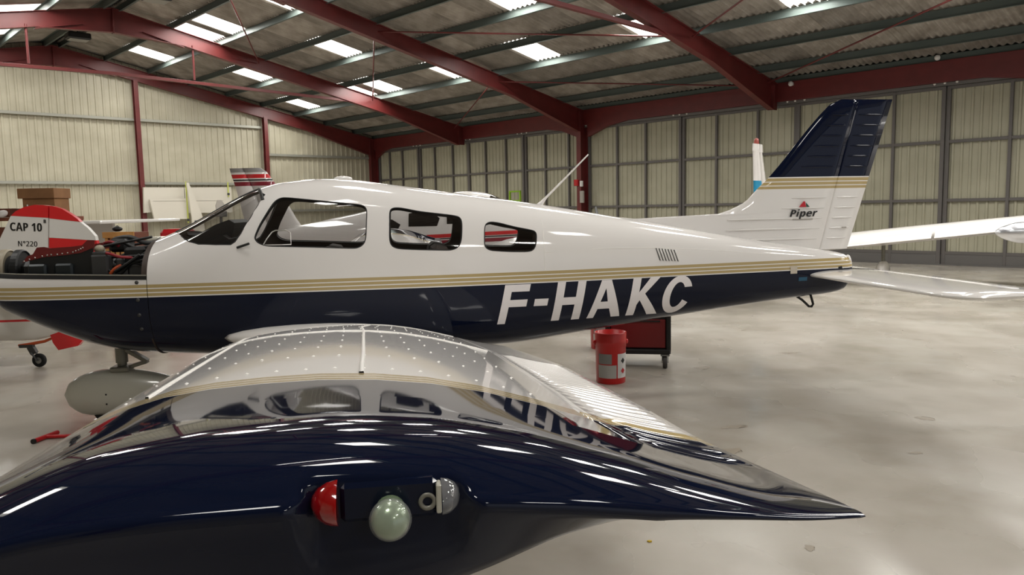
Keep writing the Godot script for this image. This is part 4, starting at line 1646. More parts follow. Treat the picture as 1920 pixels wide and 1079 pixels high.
func small_plane(called: String, label: String, t: Transform3D, o: Dictionary) -> Node3D:
	var p := thing(called, label, "airplane", t, o.get("group", ""))
	var lf := Loft.new()
	var sx: float = o.get("sx", 1.0)
	for q in [["top", BODY.top], ["bot", BODY.bot], ["wid", BODY.wid]]:
		var a := []
		for v in (o[q[0]] if o.has(q[0]) else q[1]):
			a.append([v[0] * sx, v[1]])
		lf.set(q[0], a)
	lf.ym = o.get("ym", 1.12)
	var x0: float = lf.top[0][0]
	var x1: float = lf.top[-1][0]
	var xs := steps(x0, x1 - 0.1, 0.12) + [x1 - 0.04, x1]
	var mesh: ArrayMesh = null
	var edges := [9.0]
	var paints := ["white_paint"]
	for s in o.get("stripes", []):
		edges.append(s[0]); paints.append(s[2])
		edges.append(s[1]); paints.append("white_paint")
	edges.append(-9.0)
	for i in paints.size():
		var f := func(x: float) -> Array:
			var a := lf.s_of(x, edges[i])
			var c := lf.s_of(x, edges[i + 1])
			var n := 12 if i == 0 or i == paints.size() - 1 else 2
			var r := []
			for k in n + 1:
				r.append(lerpf(a, c, float(k) / n))
			return r
		var m2 := loft_surface(lf, xs, f, [])
		if mesh == null:
			mesh = m2
		else:
			mesh.add_surface_from_arrays(Mesh.PRIMITIVE_TRIANGLES, m2.surface_get_arrays(0))
		mesh.surface_set_material(i, M[paints[i]])
	obj("fuselage", mesh, p)
	for s in o.get("side_bands", []):
		for sd in [1.0, -1.0]:
			obj("side_band", decal(lf, pv(s[0]), sd, 0.003), p).material_override = M[s[1]]
	var b: MB
	if o.get("glass", true):
		for q in [[2.1, 2.9, 1.40, 1.73, "side_window"], [3.03, 3.6, 1.37, 1.62, "side_window"], [3.75, 4.18, 1.32, 1.49, "side_window"]]:
			var poly := to_s(lf, v2([(q[0] + 0.05) * sx, q[2], q[1] * sx, q[2], q[1] * sx, q[3] - 0.04, (q[1] - 0.1) * sx, q[3] - 0.02, (q[0] + 0.16) * sx, q[3], q[0] * sx, (q[2] + q[3]) * 0.5]))
			for sd in [1, -1]:
				obj(q[4], loft_surface(lf, steps((q[0] - 0.02) * sx, (q[1] + 0.02) * sx, 0.1), func(_x: float) -> Array: return steps(0.1, 1.2, 0.06), [poly], 0.004, true, sd), p).material_override = M["dark_pane"]
		var ws := PackedVector2Array([Vector2(1.42 * sx, 0.0)])
		for q in v2([1.55,1.48, 1.68,1.43, 1.92,1.42, 2.05,1.62, 2.13,1.78]):
			ws.append(Vector2(q.x * sx, lf.s_of(q.x * sx, q.y)))
		ws.append(Vector2(2.08 * sx, 0.0))
		obj("windshield", loft_surface(lf, steps(1.40 * sx, 2.16 * sx, 0.07), func(_x: float) -> Array: return steps(0.0, 1.2, 0.06), [ws], 0.004, true), p).material_override = M["dark_pane"]
	# wings with flap and aileron apart
	var wy: float = o.get("wing_y", 0.70)
	var span: float = o.get("span", 4.9)
	var dih: float = o.get("dihedral", 0.115)
	var wx: float = o.get("wing_x", 2.0) * sx
	for sd in [1.0, -1.0]:
		var wg := group("wing", p)
		var sec := func(z: float, u0: float, u1: float) -> Array:
			var k: float = z / span
			var le: float = wx + 0.25 * maxf(0.0, k - 0.4)
			var c: float = (1.62 - 0.45 * maxf(0.0, k - 0.4)) * (1.0 if z < span - 0.02 else 0.9)
			var th: float = 1.0 if z < span - 0.1 else 0.45
			var r := []
			for i in 11:
				var u := lerpf(u1, u0, 1.0 - pow(1.0 - i / 10.0, 2.0))
				r.append(Vector3(le + c * u, wy + dih * z + 0.05 * (1 - u) + c * th * Loft.crv(AF_UP, u), z * sd))
			for i in range(1 if u0 == 0.0 else 0, 11):
				var u := lerpf(u0, u1, pow(i / 10.0, 2.0))
				r.append(Vector3(le + c * u, wy + dih * z + 0.05 * (1 - u) + c * th * Loft.crv(AF_LO, u), z * sd))
			return r
		for q in [["wing_panel", 0.3, span, 0.0, 0.775], ["flap", 0.6, 0.48 * span, 0.785, 1.0], ["aileron", 0.49 * span, 0.97 * span, 0.785, 1.0]]:
			b = MB.new()
			var rows := []
			for z in steps(q[1], q[2] - 0.12, 0.5) + [q[2] - 0.05, q[2]]:
				rows.append(sec.call(z, q[3], q[4]))
			b.grid(rows, sd > 0.0, true)
			b.smooth(false)
			b.face(rows[-1].duplicate(), rows[-2][0])
			mk(q[0], b, o.get("wing_paint", "white_paint"), wg)
	# fin and rudder from [height, leading edge, trailing edge]
	var fin: Array = o.fin
	for part in 2:
		mesh = null
		for bd in o.get("rudder_bands" if part == 1 and o.has("rudder_bands") else "fin_bands", [[fin[0][0], fin[-1][0], "white_paint"]]):
			b = MB.new()
			var rows := []
			for y in steps(bd[0], bd[1], 0.12):
				var le := 0.0
				var te := 0.0
				for i in fin.size() - 1:
					if y >= fin[i][0] - 0.0001 and y <= fin[i + 1][0] + 0.0001:
						var k: float = (y - fin[i][0]) / (fin[i + 1][0] - fin[i][0])
						le = lerpf(fin[i][1], fin[i + 1][1], k)
						te = lerpf(fin[i][2], fin[i + 1][2], k)
				var hx := lerpf(le, te, 0.58)
				var r := []
				var prof := [[le, 0.002], [lerpf(le, hx, 0.1), 0.03], [lerpf(le, hx, 0.4), 0.05], [hx - 0.006, 0.052]] if part == 0 else [[hx + 0.006, 0.048], [lerpf(hx, te, 0.5), 0.028], [te, 0.003]]
				for q in prof:
					r.append(Vector3(q[0], y, q[1]))
				for i in range(prof.size() - 1, -1, -1):
					r.append(Vector3(prof[i][0], y, -prof[i][1]))
				rows.append(r)
			b.grid(rows, false, true)
			b.smooth(false)
			b.face(rows[-1].duplicate(), rows[0][0])
			b.face(rows[0].duplicate(), rows[-1][0])
			mesh = b.done(M[bd[2]], mesh)
		obj("fin" if part == 0 else "rudder", mesh, p)
	var hs: float = o.get("tail_span", 1.8)
	if hs > 0.0:
		for sd in [1.0, -1.0]:
			b = MB.new()
			var rows := []
			for z in [0.04, hs - 0.15, hs - 0.04, hs]:
				var r := []
				var k: float = 1.0 if z < hs - 0.01 else 0.6
				for q in [[0.0, 0.0], [0.05, 0.02], [0.3, 0.035], [1.0, 0.004], [0.3, -0.035], [0.05, -0.02]]:
					r.append(Vector3((6.55 + 0.8 * q[0]) * sx, 1.0 + q[1] * k, z * sd))
				rows.append(r)
			b.grid(rows, sd > 0.0, true)
			b.smooth(false)
			b.face(rows[-1].duplicate(), rows[-2][0])
			mk("tailplane", b, "white_paint", p)
	# nose
	var ny: float = o.get("nose_y", 1.15)
	b = MB.new()
	b.lathe([Vector2(0.17, -0.02), Vector2(0.165, 0.06), Vector2(0.14, 0.17), Vector2(0.09, 0.29), Vector2(0.04, 0.36), Vector2(0.0005, 0.385)], Transform3D(Basis(Vector3(0, 0, 1), PI / 2), Vector3(x0, ny, 0)))
	var so := mk("spinner", b, o.get("spinner", "white_paint"), p)
	if o.has("hub"):
		so.position.x = -float(o.hub)
		b = MB.new()
		b.tube([Vector3(x0 - float(o.hub), ny, 0), Vector3(x0 + 0.02, ny, 0)], 0.165, 24)
		mk("hub", b, "seal_black", p)
	b = MB.new()
	b.box(Vector3(x0 + 0.05, ny, 0), Vector3(0.10, 0.34, 0.60), Basis(), 0.05)
	mk("air_intake", b, "seal_black", p)
	for sd in [1.0, -1.0]:
		b = MB.new()
		var rows := []
		for i in 6:
			var k := i / 5.0
			var tw := lerpf(0.9, 0.3, k)
			var d: Vector3 = o.get("blade", Vector3(0, 0.5, 0.87))
			var c: Vector3 = Vector3(x0 - 0.06, ny, 0) + d * sd * lerpf(0.1, 0.92, k)
			var e := Vector3(1, 0, 0).cross(d)
			var r := []
			for j in 8:
				var a := TAU * j / 8
				r.append(c + (Vector3(sin(tw), 0, 0) + e * cos(tw)) * 0.065 * (1.0 - 0.4 * k) * cos(a) + (Vector3(cos(tw), 0, 0) - e * sin(tw)) * 0.012 * sin(a))
			rows.append(r)
		b.grid(rows, false, true)
		mk("propeller_blade", b, "engine_grey", p)
	if o.get("gear", true):
		for q in [[0.86 * sx, 0.0], [2.85 * sx, 1.5], [2.85 * sx, -1.5]]:
			var g := group("landing_gear", p)
			spat(g, Vector3(q[0], 0, q[1]), 0.95, 0.40, 0.26, "white_paint")
			b = MB.new()
			b.tube([Vector3(q[0] + 0.02, 0.38, q[1]), Vector3(q[0] + 0.02, 0.85, q[1])], 0.035, 10)
			mk("strut", b, "strut_grey", g)
	return p


func word(text: String, cap: float, at: Transform3D, parent: Node3D, m: String, weight := 400) -> void:
	var tm := TextMesh.new()
	var f := SystemFont.new()
	f.font_names = PackedStringArray(["Droid Sans"])
	f.font_weight = weight
	tm.font = f
	tm.text = text
	tm.font_size = 64
	tm.pixel_size = cap / 45.7
	tm.depth = 0.004
	tm.curve_step = 1.0
	obj("lettering", tm, parent, at).material_override = M[m]


func build_neighbours() -> void:
	var b: MB
	# striped tail behind the cabin, nose to the right
	small_plane("light_airplane", "white airplane with red stripes behind the cabin, its striped fin over the windshield", facing(Vector3(6.58, 0, -6.38), Vector3(-0.99, 0, -0.15)), {
		"sx": 0.9, "side_bands": [[[0.5,1.31, 0.5,1.25, 3.02,1.17, 2.94,1.23], "cap_red"], [[0.5,1.235, 0.5,1.215, 3.05,1.145, 3.03,1.16], "decal_black"], [[0.5,1.20, 0.5,1.14, 3.15,1.065, 3.07,1.125], "cap_dark_red"]],
		"top": [[0.1, 1.2], [0.3, 1.36], [0.6, 1.42], [1.274, 1.466], [1.40, 1.508], [2.035, 1.85], [2.22, 1.91], [2.51, 1.94], [2.68, 1.94], [2.93, 1.90], [3.57, 1.80], [4.30, 1.668], [4.97, 1.547], [6.126, 1.336], [6.83, 1.223], [7.04, 1.178], [7.10, 1.13]],
		"fin": [[1.1, 4.9, 6.02], [1.5, 5.2, 6.10], [2.065, 5.50, 6.22], [2.34, 5.69, 6.30], [2.40, 5.78, 6.31]],
		"fin_bands": [[1.1, 2.10, "white_paint"], [2.10, 2.17, "cap_dark_red"], [2.17, 2.185, "white_paint"], [2.185, 2.21, "decal_black"], [2.21, 2.23, "white_paint"], [2.23, 2.295, "cap_red"], [2.295, 2.33, "white_paint"], [2.33, 2.40, "grey_cap"]],
		"wing_x": 0.7, "span": 3.4, "tail_span": 1.6})
	# right: white aeroplane beyond the tail, its fin left and its wing right of our fin
	var w := small_plane("light_airplane", "white airplane beyond the navy tail fin, slim white fin with red beacon, wing reaching right", facing(Vector3(13.3, 0, -10.67), Vector3(-0.643, 0, 0.766)), {
		"fin": [[1.1, 5.3, 6.95], [1.5, 5.95, 7.0], [2.45, 6.62, 7.14], [2.47, 6.56, 7.16], [2.58, 6.60, 7.16]],
		"fin_bands": [[1.1, 2.45, "white_paint"], [2.45, 2.47, "white_paint"], [2.47, 2.58, "white_paint"]],
		"rudder_bands": [[1.1, 2.0, "cyan_paint"], [2.0, 2.45, "white_paint"], [2.45, 2.47, "white_paint"], [2.47, 2.58, "white_paint"]],
		"tail_span": 1.3, "dihedral": 0.115, "wing_y": 0.66, "span": 4.9})
	b = MB.new()
	b.lathe([Vector2(0.04, 2.57), Vector2(0.04, 2.63), Vector2(0.032, 2.66), Vector2(0.0005, 2.68)], Transform3D(Basis(), Vector3(6.92, 0, 0)), 16)
	mk("beacon", b, "beacon_red", w, "red beacon")
	# right edge: nose with a polished spinner
	small_plane("light_airplane", "airplane at the right edge with a polished silver spinner, only its nose in view", facing(Vector3(12.80, 0, -4.27), Vector3(0.75, 0, 0.66)), {
		"fin": [[1.1, 5.3, 7.0], [1.5, 5.9, 7.05], [2.25, 6.6, 7.2]], "spinner": "polished", "hub": 0.14, "nose_y": 1.10, "wing_y": 1.92, "dihedral": 0.02, "span": 4.6, "blade": Vector3(0, 0.0, 1.0), "gear": true, "tail_span": 1.2})
	# red and white aerobatic aeroplane on the left
	var c := thing("aerobatic_airplane", "red and white taildragger airplane at the left edge, CAP 10 on its fin", "airplane", facing(Vector3(-0.616, 0, -2.65), Vector3(0.989, 0, 0.148)))
	var lf := Loft.new()
	lf.ym = 3.0
	lf.nt = 2.3
	lf.nb = 2.4
	lf.top = [[-6.5, 1.45], [-6.0, 1.62], [-5.2, 1.68], [-4.0, 1.55], [-2.5, 1.22], [-1.2, 1.02], [-0.3, 0.90], [0.02, 0.80]]
	lf.bot = [[-6.5, 1.1], [-6.0, 0.85], [-5.2, 0.72], [-4.0, 0.60], [-2.5, 0.44], [-1.2, 0.31], [-0.3, 0.30], [0.02, 0.36]]
	lf.wid = [[-6.5, 0.2], [-6.0, 0.42], [-5.2, 0.52], [-4.0, 0.50], [-2.5, 0.34], [-1.2, 0.20], [-0.3, 0.09], [0.02, 0.05]]
	var xs := steps(-6.5, 0.02, 0.13)
	var mesh: ArrayMesh = null
	var lines := [9.0, 0.545, 0.52, -9.0]
	for i in 3:
		var f := func(x: float) -> Array: return steps(lf.s_of(x, lines[i]), lf.s_of(x, lines[i + 1]) + 0.0001, 0.1) if i != 1 else [lf.s_of(x, lines[1]), lf.s_of(x, lines[2])]
		var fixed := func(x: float) -> Array:
			var a := lf.s_of(x, lines[i])
			var e := lf.s_of(x, lines[i + 1])
			var o := []
			for k in 11:
				o.append(lerpf(a, e, k / 10.0))
			return o
		var m2 := loft_surface(lf, xs, fixed, [])
		if mesh == null:
			mesh = m2
		else:
			mesh.add_surface_from_arrays(Mesh.PRIMITIVE_TRIANGLES, m2.surface_get_arrays(0))
		mesh.surface_set_material(i, M["cap_red" if i == 1 else "plain_white"])
	obj("fuselage", mesh, c)
	b = MB.new()
	b.ball(Vector3(-4.6, 1.55, 0), Vector3(0.95, 0.42, 0.42))
	mk("canopy", b, "dark_pane", c)
	var plate := func(called: String, poly: Array, m: String, th: float) -> Node3D:
		b = MB.new()
		var o := PackedVector2Array()
		for q in pv(poly):
			o.append(Vector2(q.x + 0.088 * (q.y - 0.19), q.y))
		b.prism(o, Transform3D(), th)
		return mk(called, b, m, c)
	plate.call("fin_cap", [-0.520, 1.668, -0.47, 1.715, -0.38, 1.758, -0.265, 1.78, -0.17, 1.775, -0.118, 1.768, -0.118, 1.638], "cap_red", 0.062)
	var fin: Node3D = plate.call("fin", [-0.522, 1.666, -0.118, 1.636, -0.118, 0.72, -0.95, 0.80, -0.80, 1.10, -0.66, 1.38], "plain_white", 0.06)
	plate.call("rudder_cap", [-0.106, 1.766, -0.07, 1.762, 0.03, 1.73, 0.124, 1.672, 0.19, 1.625, 0.226, 1.588, -0.106, 1.632], "cap_red", 0.058)
	var rud: Node3D = plate.call("rudder", [-0.106, 1.630, 0.228, 1.585, 0.31, 1.52, 0.39, 1.43, 0.40, 1.385, -0.106, 1.425], "plain_white", 0.056)
	plate.call("rudder_foot", [-0.106, 1.422, 0.402, 1.382, 0.46, 1.20, 0.48, 0.95, 0.44, 0.65, 0.34, 0.38, 0.215, 0.232, 0.0, 0.188, -0.06, 0.27, -0.106, 0.40], "cap_red", 0.056)
	var tilt := Basis(Vector3(0, 0, 1), -0.045)
	word("CAP 10", 0.086, Transform3D(tilt * Basis.from_scale(Vector3(0.9, 1, 1)), Vector3(-0.238, 1.542, 0.032)), fin, "decal_black", 700)
	word("B", 0.036, Transform3D(tilt, Vector3(-0.030, 1.60, 0.032)), fin, "decal_black", 700)
	word("N°220", 0.055, Transform3D(tilt * Basis.from_scale(Vector3(1.0, 1, 1)), Vector3(-0.235, 1.362, 0.032)), fin, "decal_black")
	b = MB.new()
	b.box(Vector3(-0.30, 0.85, 0), Vector3(0.55, 0.035, 2.3), Basis(), 0.015)
	mk("tailplane", b, "plain_white", c)
	for sd in [1.0, -1.0]:
		b = MB.new()
		var rw := []
		for z in [0.3, 2.0, 3.9, 4.0]:
			var r := []
			for q in [[0.0, 0.0], [0.04, 0.05], [0.3, 0.10], [1.0, 0.0], [0.3, -0.08], [0.04, -0.04]]:
				r.append(Vector3(-5.6 + 0.1 * z + (1.6 - 0.18 * z) * q[0], 0.80 + 0.08 * z + q[1] * (1.0 if z < 3.95 else 0.4), z * sd))
			rw.append(r)
		b.grid(rw, sd > 0, true)
		b.smooth(false)
		b.face(rw[-1].duplicate(), rw[-2][0])
		mk("wing", b, "plain_white", c)
		var g := group("landing_gear", c)
		spat(g, Vector3(-5.1, 0, 1.0 * sd), 0.8, 0.36, 0.22, "plain_white")
		b = MB.new()
		b.tube([Vector3(-5.1, 0.3, 1.0 * sd), Vector3(-5.1, 0.85, 0.95 * sd)], 0.04, 8)
		mk("strut", b, "plain_white", g)
	b = MB.new()
	b.lathe([Vector2(0.17, 0.0), Vector2(0.15, 0.12), Vector2(0.08, 0.26), Vector2(0.0005, 0.32)], Transform3D(Basis(Vector3(0, 0, 1), PI / 2), Vector3(-6.48, 1.28, 0)))
	mk("spinner", b, "cap_red", c)
	var tw := group("tail_wheel", c)
	b = MB.new()
	b.tube([Vector3(-0.02, 0.34, 0), Vector3(-0.16, 0.285, 0), Vector3(-0.34, 0.255, 0), Vector3(-0.45, 0.245, 0)], [0.012, 0.016, 0.018, 0.012], 8)
	mk("spring", b, "hose_orange", tw)
	b = MB.new()
	b.box(Vector3(-0.36, 0.235, 0), Vector3(0.16, 0.035, 0.05), Basis(), 0.01)
	b.bar(Vector3(-0.32, 0.23, 0.0), Vector3(-0.28, 0.15, 0.0), 0.07, 0.05, Vector3(0, 0, 1))
	b.bar(Vector3(-0.30, 0.17, 0.035), Vector3(-0.235, 0.075, 0.035), 0.012, 0.03, Vector3(0, 0, 1))
	b.bar(Vector3(-0.30, 0.17, -0.035), Vector3(-0.235, 0.075, -0.035), 0.012, 0.03, Vector3(0, 0, 1))
	mk("fork", b, "engine_grey", tw)
	b = MB.new()
	b.lathe([Vector2(0.035, -0.022), Vector2(0.062, -0.026), Vector2(0.074, -0.014), Vector2(0.076, 0.0), Vector2(0.074, 0.014), Vector2(0.062, 0.026), Vector2(0.035, 0.022)], Transform3D(Basis(Vector3.RIGHT, PI / 2), Vector3(-0.235, 0.076, 0)), 24)
	mk("tyre", b, "tyre", tw)
	b = MB.new()
	b.lathe([Vector2(0.001, -0.02), Vector2(0.04, -0.02), Vector2(0.04, 0.02), Vector2(0.001, 0.02)], Transform3D(Basis(Vector3.RIGHT, PI / 2), Vector3(-0.235, 0.076, 0)), 18, false)
	mk("wheel", b, "wheel_metal", tw)
	# white T-shaped tail behind it
	var tt := thing("glider_tail", "white T-shaped airplane tail standing behind the red and white fin", "tail", facing(Vector3(-1.45, 0, -6.55), Vector3(0.989, 0, 0.148)))
	b = MB.new()
	b.prism(pv([-0.36, 1.53, 0.16, 1.53, 0.16, 1.44, 0.20, 1.33, 0.27, 1.22, 0.33, 1.10, 0.33, 0.75, -0.55, 0.75, -0.42, 1.2]), Transform3D(), 0.08)
	mk("fin", b, "plain_white", tt)
	b = MB.new()
	b.box(Vector3(0.15, 1.555, 0), Vector3(1.0, 0.045, 2.6), Basis(), 0.018)
	mk("tailplane", b, "plain_white", tt)
	b = MB.new()
	b.tube([Vector3(0.3, 0.85, 0), Vector3(-0.6, 0.82, 0), Vector3(-2.2, 0.85, 0)], [0.08, 0.13, 0.2], 12)
	mk("tail_boom", b, "plain_white", tt)
	b = MB.new()
	for x in [-1.9, -0.2]:
		b.bar(Vector3(x, 0, 0.25), Vector3(x, 0.80, 0), 0.05, 0.05, Vector3(1, 0, 0))
		b.bar(Vector3(x, 0, -0.25), Vector3(x, 0.80, 0), 0.05, 0.05, Vector3(1, 0, 0))
	mk("trestle", b, "strut_grey", tt)


# ------------------------------------------------------------------ things standing about
func patch(b: MB, c: Vector3, r: float, a0: float, a1: float, y0: float, y1: float) -> void:
	var lo := []
	var hi := []
	for k in 9:
		var a := lerpf(a0, a1, k / 8.0)
		var ra := r * (0.922 + 0.045 * y0 / 0.342) + 0.001
		var rb := r * (0.922 + 0.045 * y1 / 0.342) + 0.001
		lo.append(c + Vector3(sin(a) * ra, y0, cos(a) * ra))
		hi.append(c + Vector3(sin(a) * rb, y1, cos(a) * rb))
	b.smooth(true)
	b.grid([hi, lo])


func build_bucket(label: String, at: Vector3, turn: float, r: float, h: float, diamond: bool) -> void:
	var t := thing("bucket", label, "bucket", Transform3D(Basis(Vector3.UP, turn), at))
	var b := MB.new()
	b.lathe([Vector2(0.001, 0.0), Vector2(r * 0.90, 0.0), Vector2(r * 0.92, 0.006), Vector2(r * 0.965, h * 0.72), Vector2(r * 1.0, h * 0.725), Vector2(r * 0.985, h * 0.78), Vector2(r * 1.01, h * 0.785), Vector2(r * 0.99, h * 0.84), Vector2(r * 1.01, h * 0.985), Vector2(r * 1.0, h), Vector2(r * 0.95, h), Vector2(r * 0.88, 0.02), Vector2(0.001, 0.015)], Transform3D(), 40)
	mk("pail", b, "bucket_red", t)
	b = MB.new()
	patch(b, Vector3(), r, 0.25, 1.15, h * 0.12, h * 0.60)
	mk("paper_label", b, "label_white", t, "white label with two hazard signs")
	b = MB.new()
	patch(b, Vector3(), r, -1.15, 0.17, h * 0.12, h * 0.38)
	mk("paper_label", b, "label_pale", t, "pale grey lower label")
	b = MB.new()
	patch(b, Vector3(), r, -1.1, -0.15, h * 0.40, h * 0.60)
	mk("paper_label", b, "grey_cap", t, "dark grey picture label")
	for q in [[0.46, "decal_black"], [0.26, "decal_red"]]:
		b = MB.new()
		for s in ([1.0, 0.0] if q[1] == "decal_black" else [1.0, 0.6]):
			if s == 0.0:
				continue
			var e: float = 0.028 * s
			var pts := []
			for d in [[e, 0.0], [0.0, e], [-e, 0.0], [0.0, -e]]:
				var a: float = 0.68 + d[0] / r
				pts.append(Vector3(sin(a) * (r * 0.965 + (1.0 - s) * 0.004), h * q[0] + d[1], cos(a) * (r * 0.965 + (1.0 - s) * 0.004)))
			if s == 1.0:
				b.face(pts, Vector3(0, h * q[0], 0))
		mk("hazard_sign", b, q[1], t)
	if diamond:
		b = MB.new()
		var pts := []
		for d in [[0.07, 0.0], [0.0, 0.09], [-0.07, 0.0], [0.0, -0.09]]:
			var a: float = -0.95 + d[0] / r
			pts.append(Vector3(sin(a) * r * 0.99, h * 0.66 + d[1], cos(a) * r * 0.99))
		b.face(pts, Vector3(0, h * 0.6, 0))
		mk("hazard_sign", b, "decal_red", t, "large red diamond")
	b = MB.new()
	var hp := []
	for k in 13:
		var a := PI * k / 12.0
		hp.append(Vector3(r * 1.03 * cos(a), h * 0.80 - 0.17 * sin(a), r * 1.05 * sin(a) * -0.55))
	b.tube(hp, 0.006, 6)
	mk("handle", b, "bucket_red", t)
	for sd in [1.0, -1.0]:
		b = MB.new()
		b.ball(Vector3(r * 1.01 * sd, h * 0.80, 0), Vector3(0.02, 0.025, 0.025))
		mk("handle_boss", b, "bucket_red", t)


func build_clutter() -> void:
	var b: MB
	build_bucket("red plastic bucket with white labels, nearest, on the floor under the tail", Vector3(5.045, 0, -0.54), -0.05, 0.148, 0.475, false)
	build_bucket("second red bucket with a red diamond sign, half hidden behind the nearer bucket", Vector3(5.44, 0, -2.22), 0.0, 0.16, 0.48, true)
	# tool trolley
	var t := thing("tool_trolley", "black and red tool trolley on castors under the tail", "trolley", Transform3D(Basis(Vector3.UP, -0.33), Vector3(5.545, 0, -1.25)))
	b = MB.new()
	b.box(Vector3(0, 0.53, -0.02), Vector3(0.62, 0.74, 0.38), Basis(), 0.012)
	mk("cabinet", b, "cart_black", t)
	b = MB.new()
	b.box(Vector3(0, 0.17, 0), Vector3(0.65, 0.05, 0.46), Basis(), 0.01)
	b.box(Vector3(0, 0.91, 0), Vector3(0.65, 0.05, 0.46), Basis(), 0.01)
	for x in [-0.305, 0.305]:
		b.box(Vector3(x, 0.54, 0.195), Vector3(0.045, 0.74, 0.05), Basis(), 0.008)
	mk("frame", b, "cart_black", t)
	for i in 3:
		b = MB.new()
		b.box(Vector3(0.0, [0.35, 0.63, 0.79][i], 0.18), Vector3(0.55, [0.29, 0.20, 0.10][i], 0.03), Basis(), 0.006)
		var dr := mk("drawer", b, "cart_red", t)
		b = MB.new()
		b.box(Vector3(0.0, [0.48, 0.715, 0.825][i], 0.198), Vector3(0.44, 0.015, 0.02), Basis(), 0.004)
		mk("pull", b, "cart_black", dr)
	for x in [-0.27, 0.27]:
		for z in [-0.17, 0.18]:
			var k := group("castor", t)
			b = MB.new()
			b.box(Vector3(x, 0.135, z), Vector3(0.09, 0.02, 0.08), Basis(), 0.004)
			b.box(Vector3(x - 0.03, 0.095, z), Vector3(0.006, 0.08, 0.05))
			b.box(Vector3(x + 0.03, 0.095, z), Vector3(0.006, 0.08, 0.05))
			mk("fork", b, "wheel_metal", k)
			b = MB.new()
			b.lathe([Vector2(0.02, -0.02), Vector2(0.055, -0.022), Vector2(0.06, -0.012), Vector2(0.06, 0.012), Vector2(0.055, 0.022), Vector2(0.02, 0.02)], Transform3D(Basis(Vector3(0, 0, 1), PI / 2) * Basis(Vector3.UP, 0.0), Vector3(x, 0.06, z + 0.01)), 20)
			mk("wheel", b, "caster_grey", k)
	# tow bar on the floor
	t = thing("tow_bar", "red forked tow bar lying on the floor by the nose wheel", "tow bar", Transform3D(Basis(), Vector3(0.46, 0, 0.33)))
	b = MB.new()
	b.tube([Vector3(-0.035, 0.018, 0.07), Vector3(0.0, 0.018, -0.03), Vector3(0.04, 0.018, -0.14)], 0.017, 10)
	b.tube([Vector3(0.0, 0.018, -0.03), Vector3(0.12, 0.018, -0.02), Vector3(0.75, 0.018, 0.02)], 0.014, 10)
	mk("bar", b, "bar_red", t)
	b = MB.new()
	b.tube([Vector3(-0.04, 0.018, 0.085), Vector3(-0.034, 0.018, 0.068)], 0.019, 10)
	mk("end_cap", b, "seal_black", t)
	# scrap on the floor
	t = thing("leaf", "small yellow leaf on the floor right of the wing tip", "leaf", Transform3D(Basis(), Vector3(4.275, 0, 2.84)))
	b = MB.new()
	b.prism(pv([-0.012, -0.004, 0.0, -0.008, 0.013, -0.003, 0.010, 0.006, -0.004, 0.008]), Transform3D(Basis(Vector3.RIGHT, PI / 2), Vector3(0, 0.004, 0)), 0.006)
	mk("blade", b, "leaf_yellow", t)
	# shelf with boxes against the left background
	var sh := thing("storage_shelf", "brown storage shelf behind the red and white fin", "shelf", Transform3D(Basis(Vector3.UP, -0.14), Vector3(-3.4, 0, -8.1)))
	for x in [-0.95, 0.95]:
		for z in [-0.3, 0.3]:
			b = MB.new()
			b.box(Vector3(x, 0.82, z), Vector3(0.05, 1.60, 0.05))
			mk("post", b, "rust_brown", sh)
	for y in [0.2, 0.95, 1.62]:
		b = MB.new()
		b.box(Vector3(0, y, 0), Vector3(1.95, 0.06, 0.68))
		mk("board", b, "rust_brown", sh)
	var bx := thing("cardboard_box", "tall cardboard box with a dark lid on top of the brown shelf", "box", Transform3D(Basis(Vector3.UP, -0.14), Vector3(-2.86, 1.652, -7.98)))
	b = MB.new()
	b.box(Vector3(0.01, 0.155, 0), Vector3(0.54, 0.31, 0.44), Basis(), 0.006)
	mk("carton", b, "cardboard", bx)
	b = MB.new()
	b.box(Vector3(0, 0.395, 0.02), Vector3(0.62, 0.17, 0.50), Basis(), 0.006)
	mk("lid", b, "cardboard", bx)
	b = MB.new()
	b.box(Vector3(-0.18, 0.11, 0.225), Vector3(0.02, 0.20, 0.01))
	b.box(Vector3(0.0, 0.08, 0.225), Vector3(0.10, 0.05, 0.01))
	mk("tape_strip", b, "label_white", bx)
	for q in [[-3.62, 1.652, -8.12, 0.5, 0.15, "dark brown cardboard box on the shelf at the left edge"], [-3.62, 0.982, -8.02, 0.6, 0.5, "brown carton on the middle board of the shelf"]]:
		bx = thing("cardboard_box", q[5], "box", Transform3D(Basis(Vector3.UP, -0.14), Vector3(q[0], q[1], q[2])))
		b = MB.new()
		b.box(Vector3(0, q[4] * 0.5, 0), Vector3(q[3], q[4], 0.42), Basis(), 0.006)
		mk("carton", b, "cardboard_dark", bx)
		b = MB.new()
		b.box(Vector3(0, q[4] + 0.001, 0), Vector3(q[3] * 0.9, 0.004, 0.06))
		mk("tape_strip", b, "cardboard", bx)
	bx = thing("paper_bag", "crumpled white bag lying at the left end of the shelf", "bag", Transform3D(Basis(), Vector3(-3.50, 1.50, -7.72)))
	b = MB.new()
	b.ball(Vector3(0, 0.06, 0), Vector3(0.10, 0.06, 0.07), Basis(Vector3(0, 0, 1), 0.3), 6, 9)
	mk("paper", b, "label_white", bx)
	bx.position = Vector3(-3.44, 1.652, -7.70)
	# spare wing panels strapped to the back wall
	var wall := func(called: String, label: String, cat: String, x: float, s: float, grp := "") -> Node3D:
		return thing(called, label, cat, HT * Transform3D(Basis(), Vector3(x, 0, s)), grp)
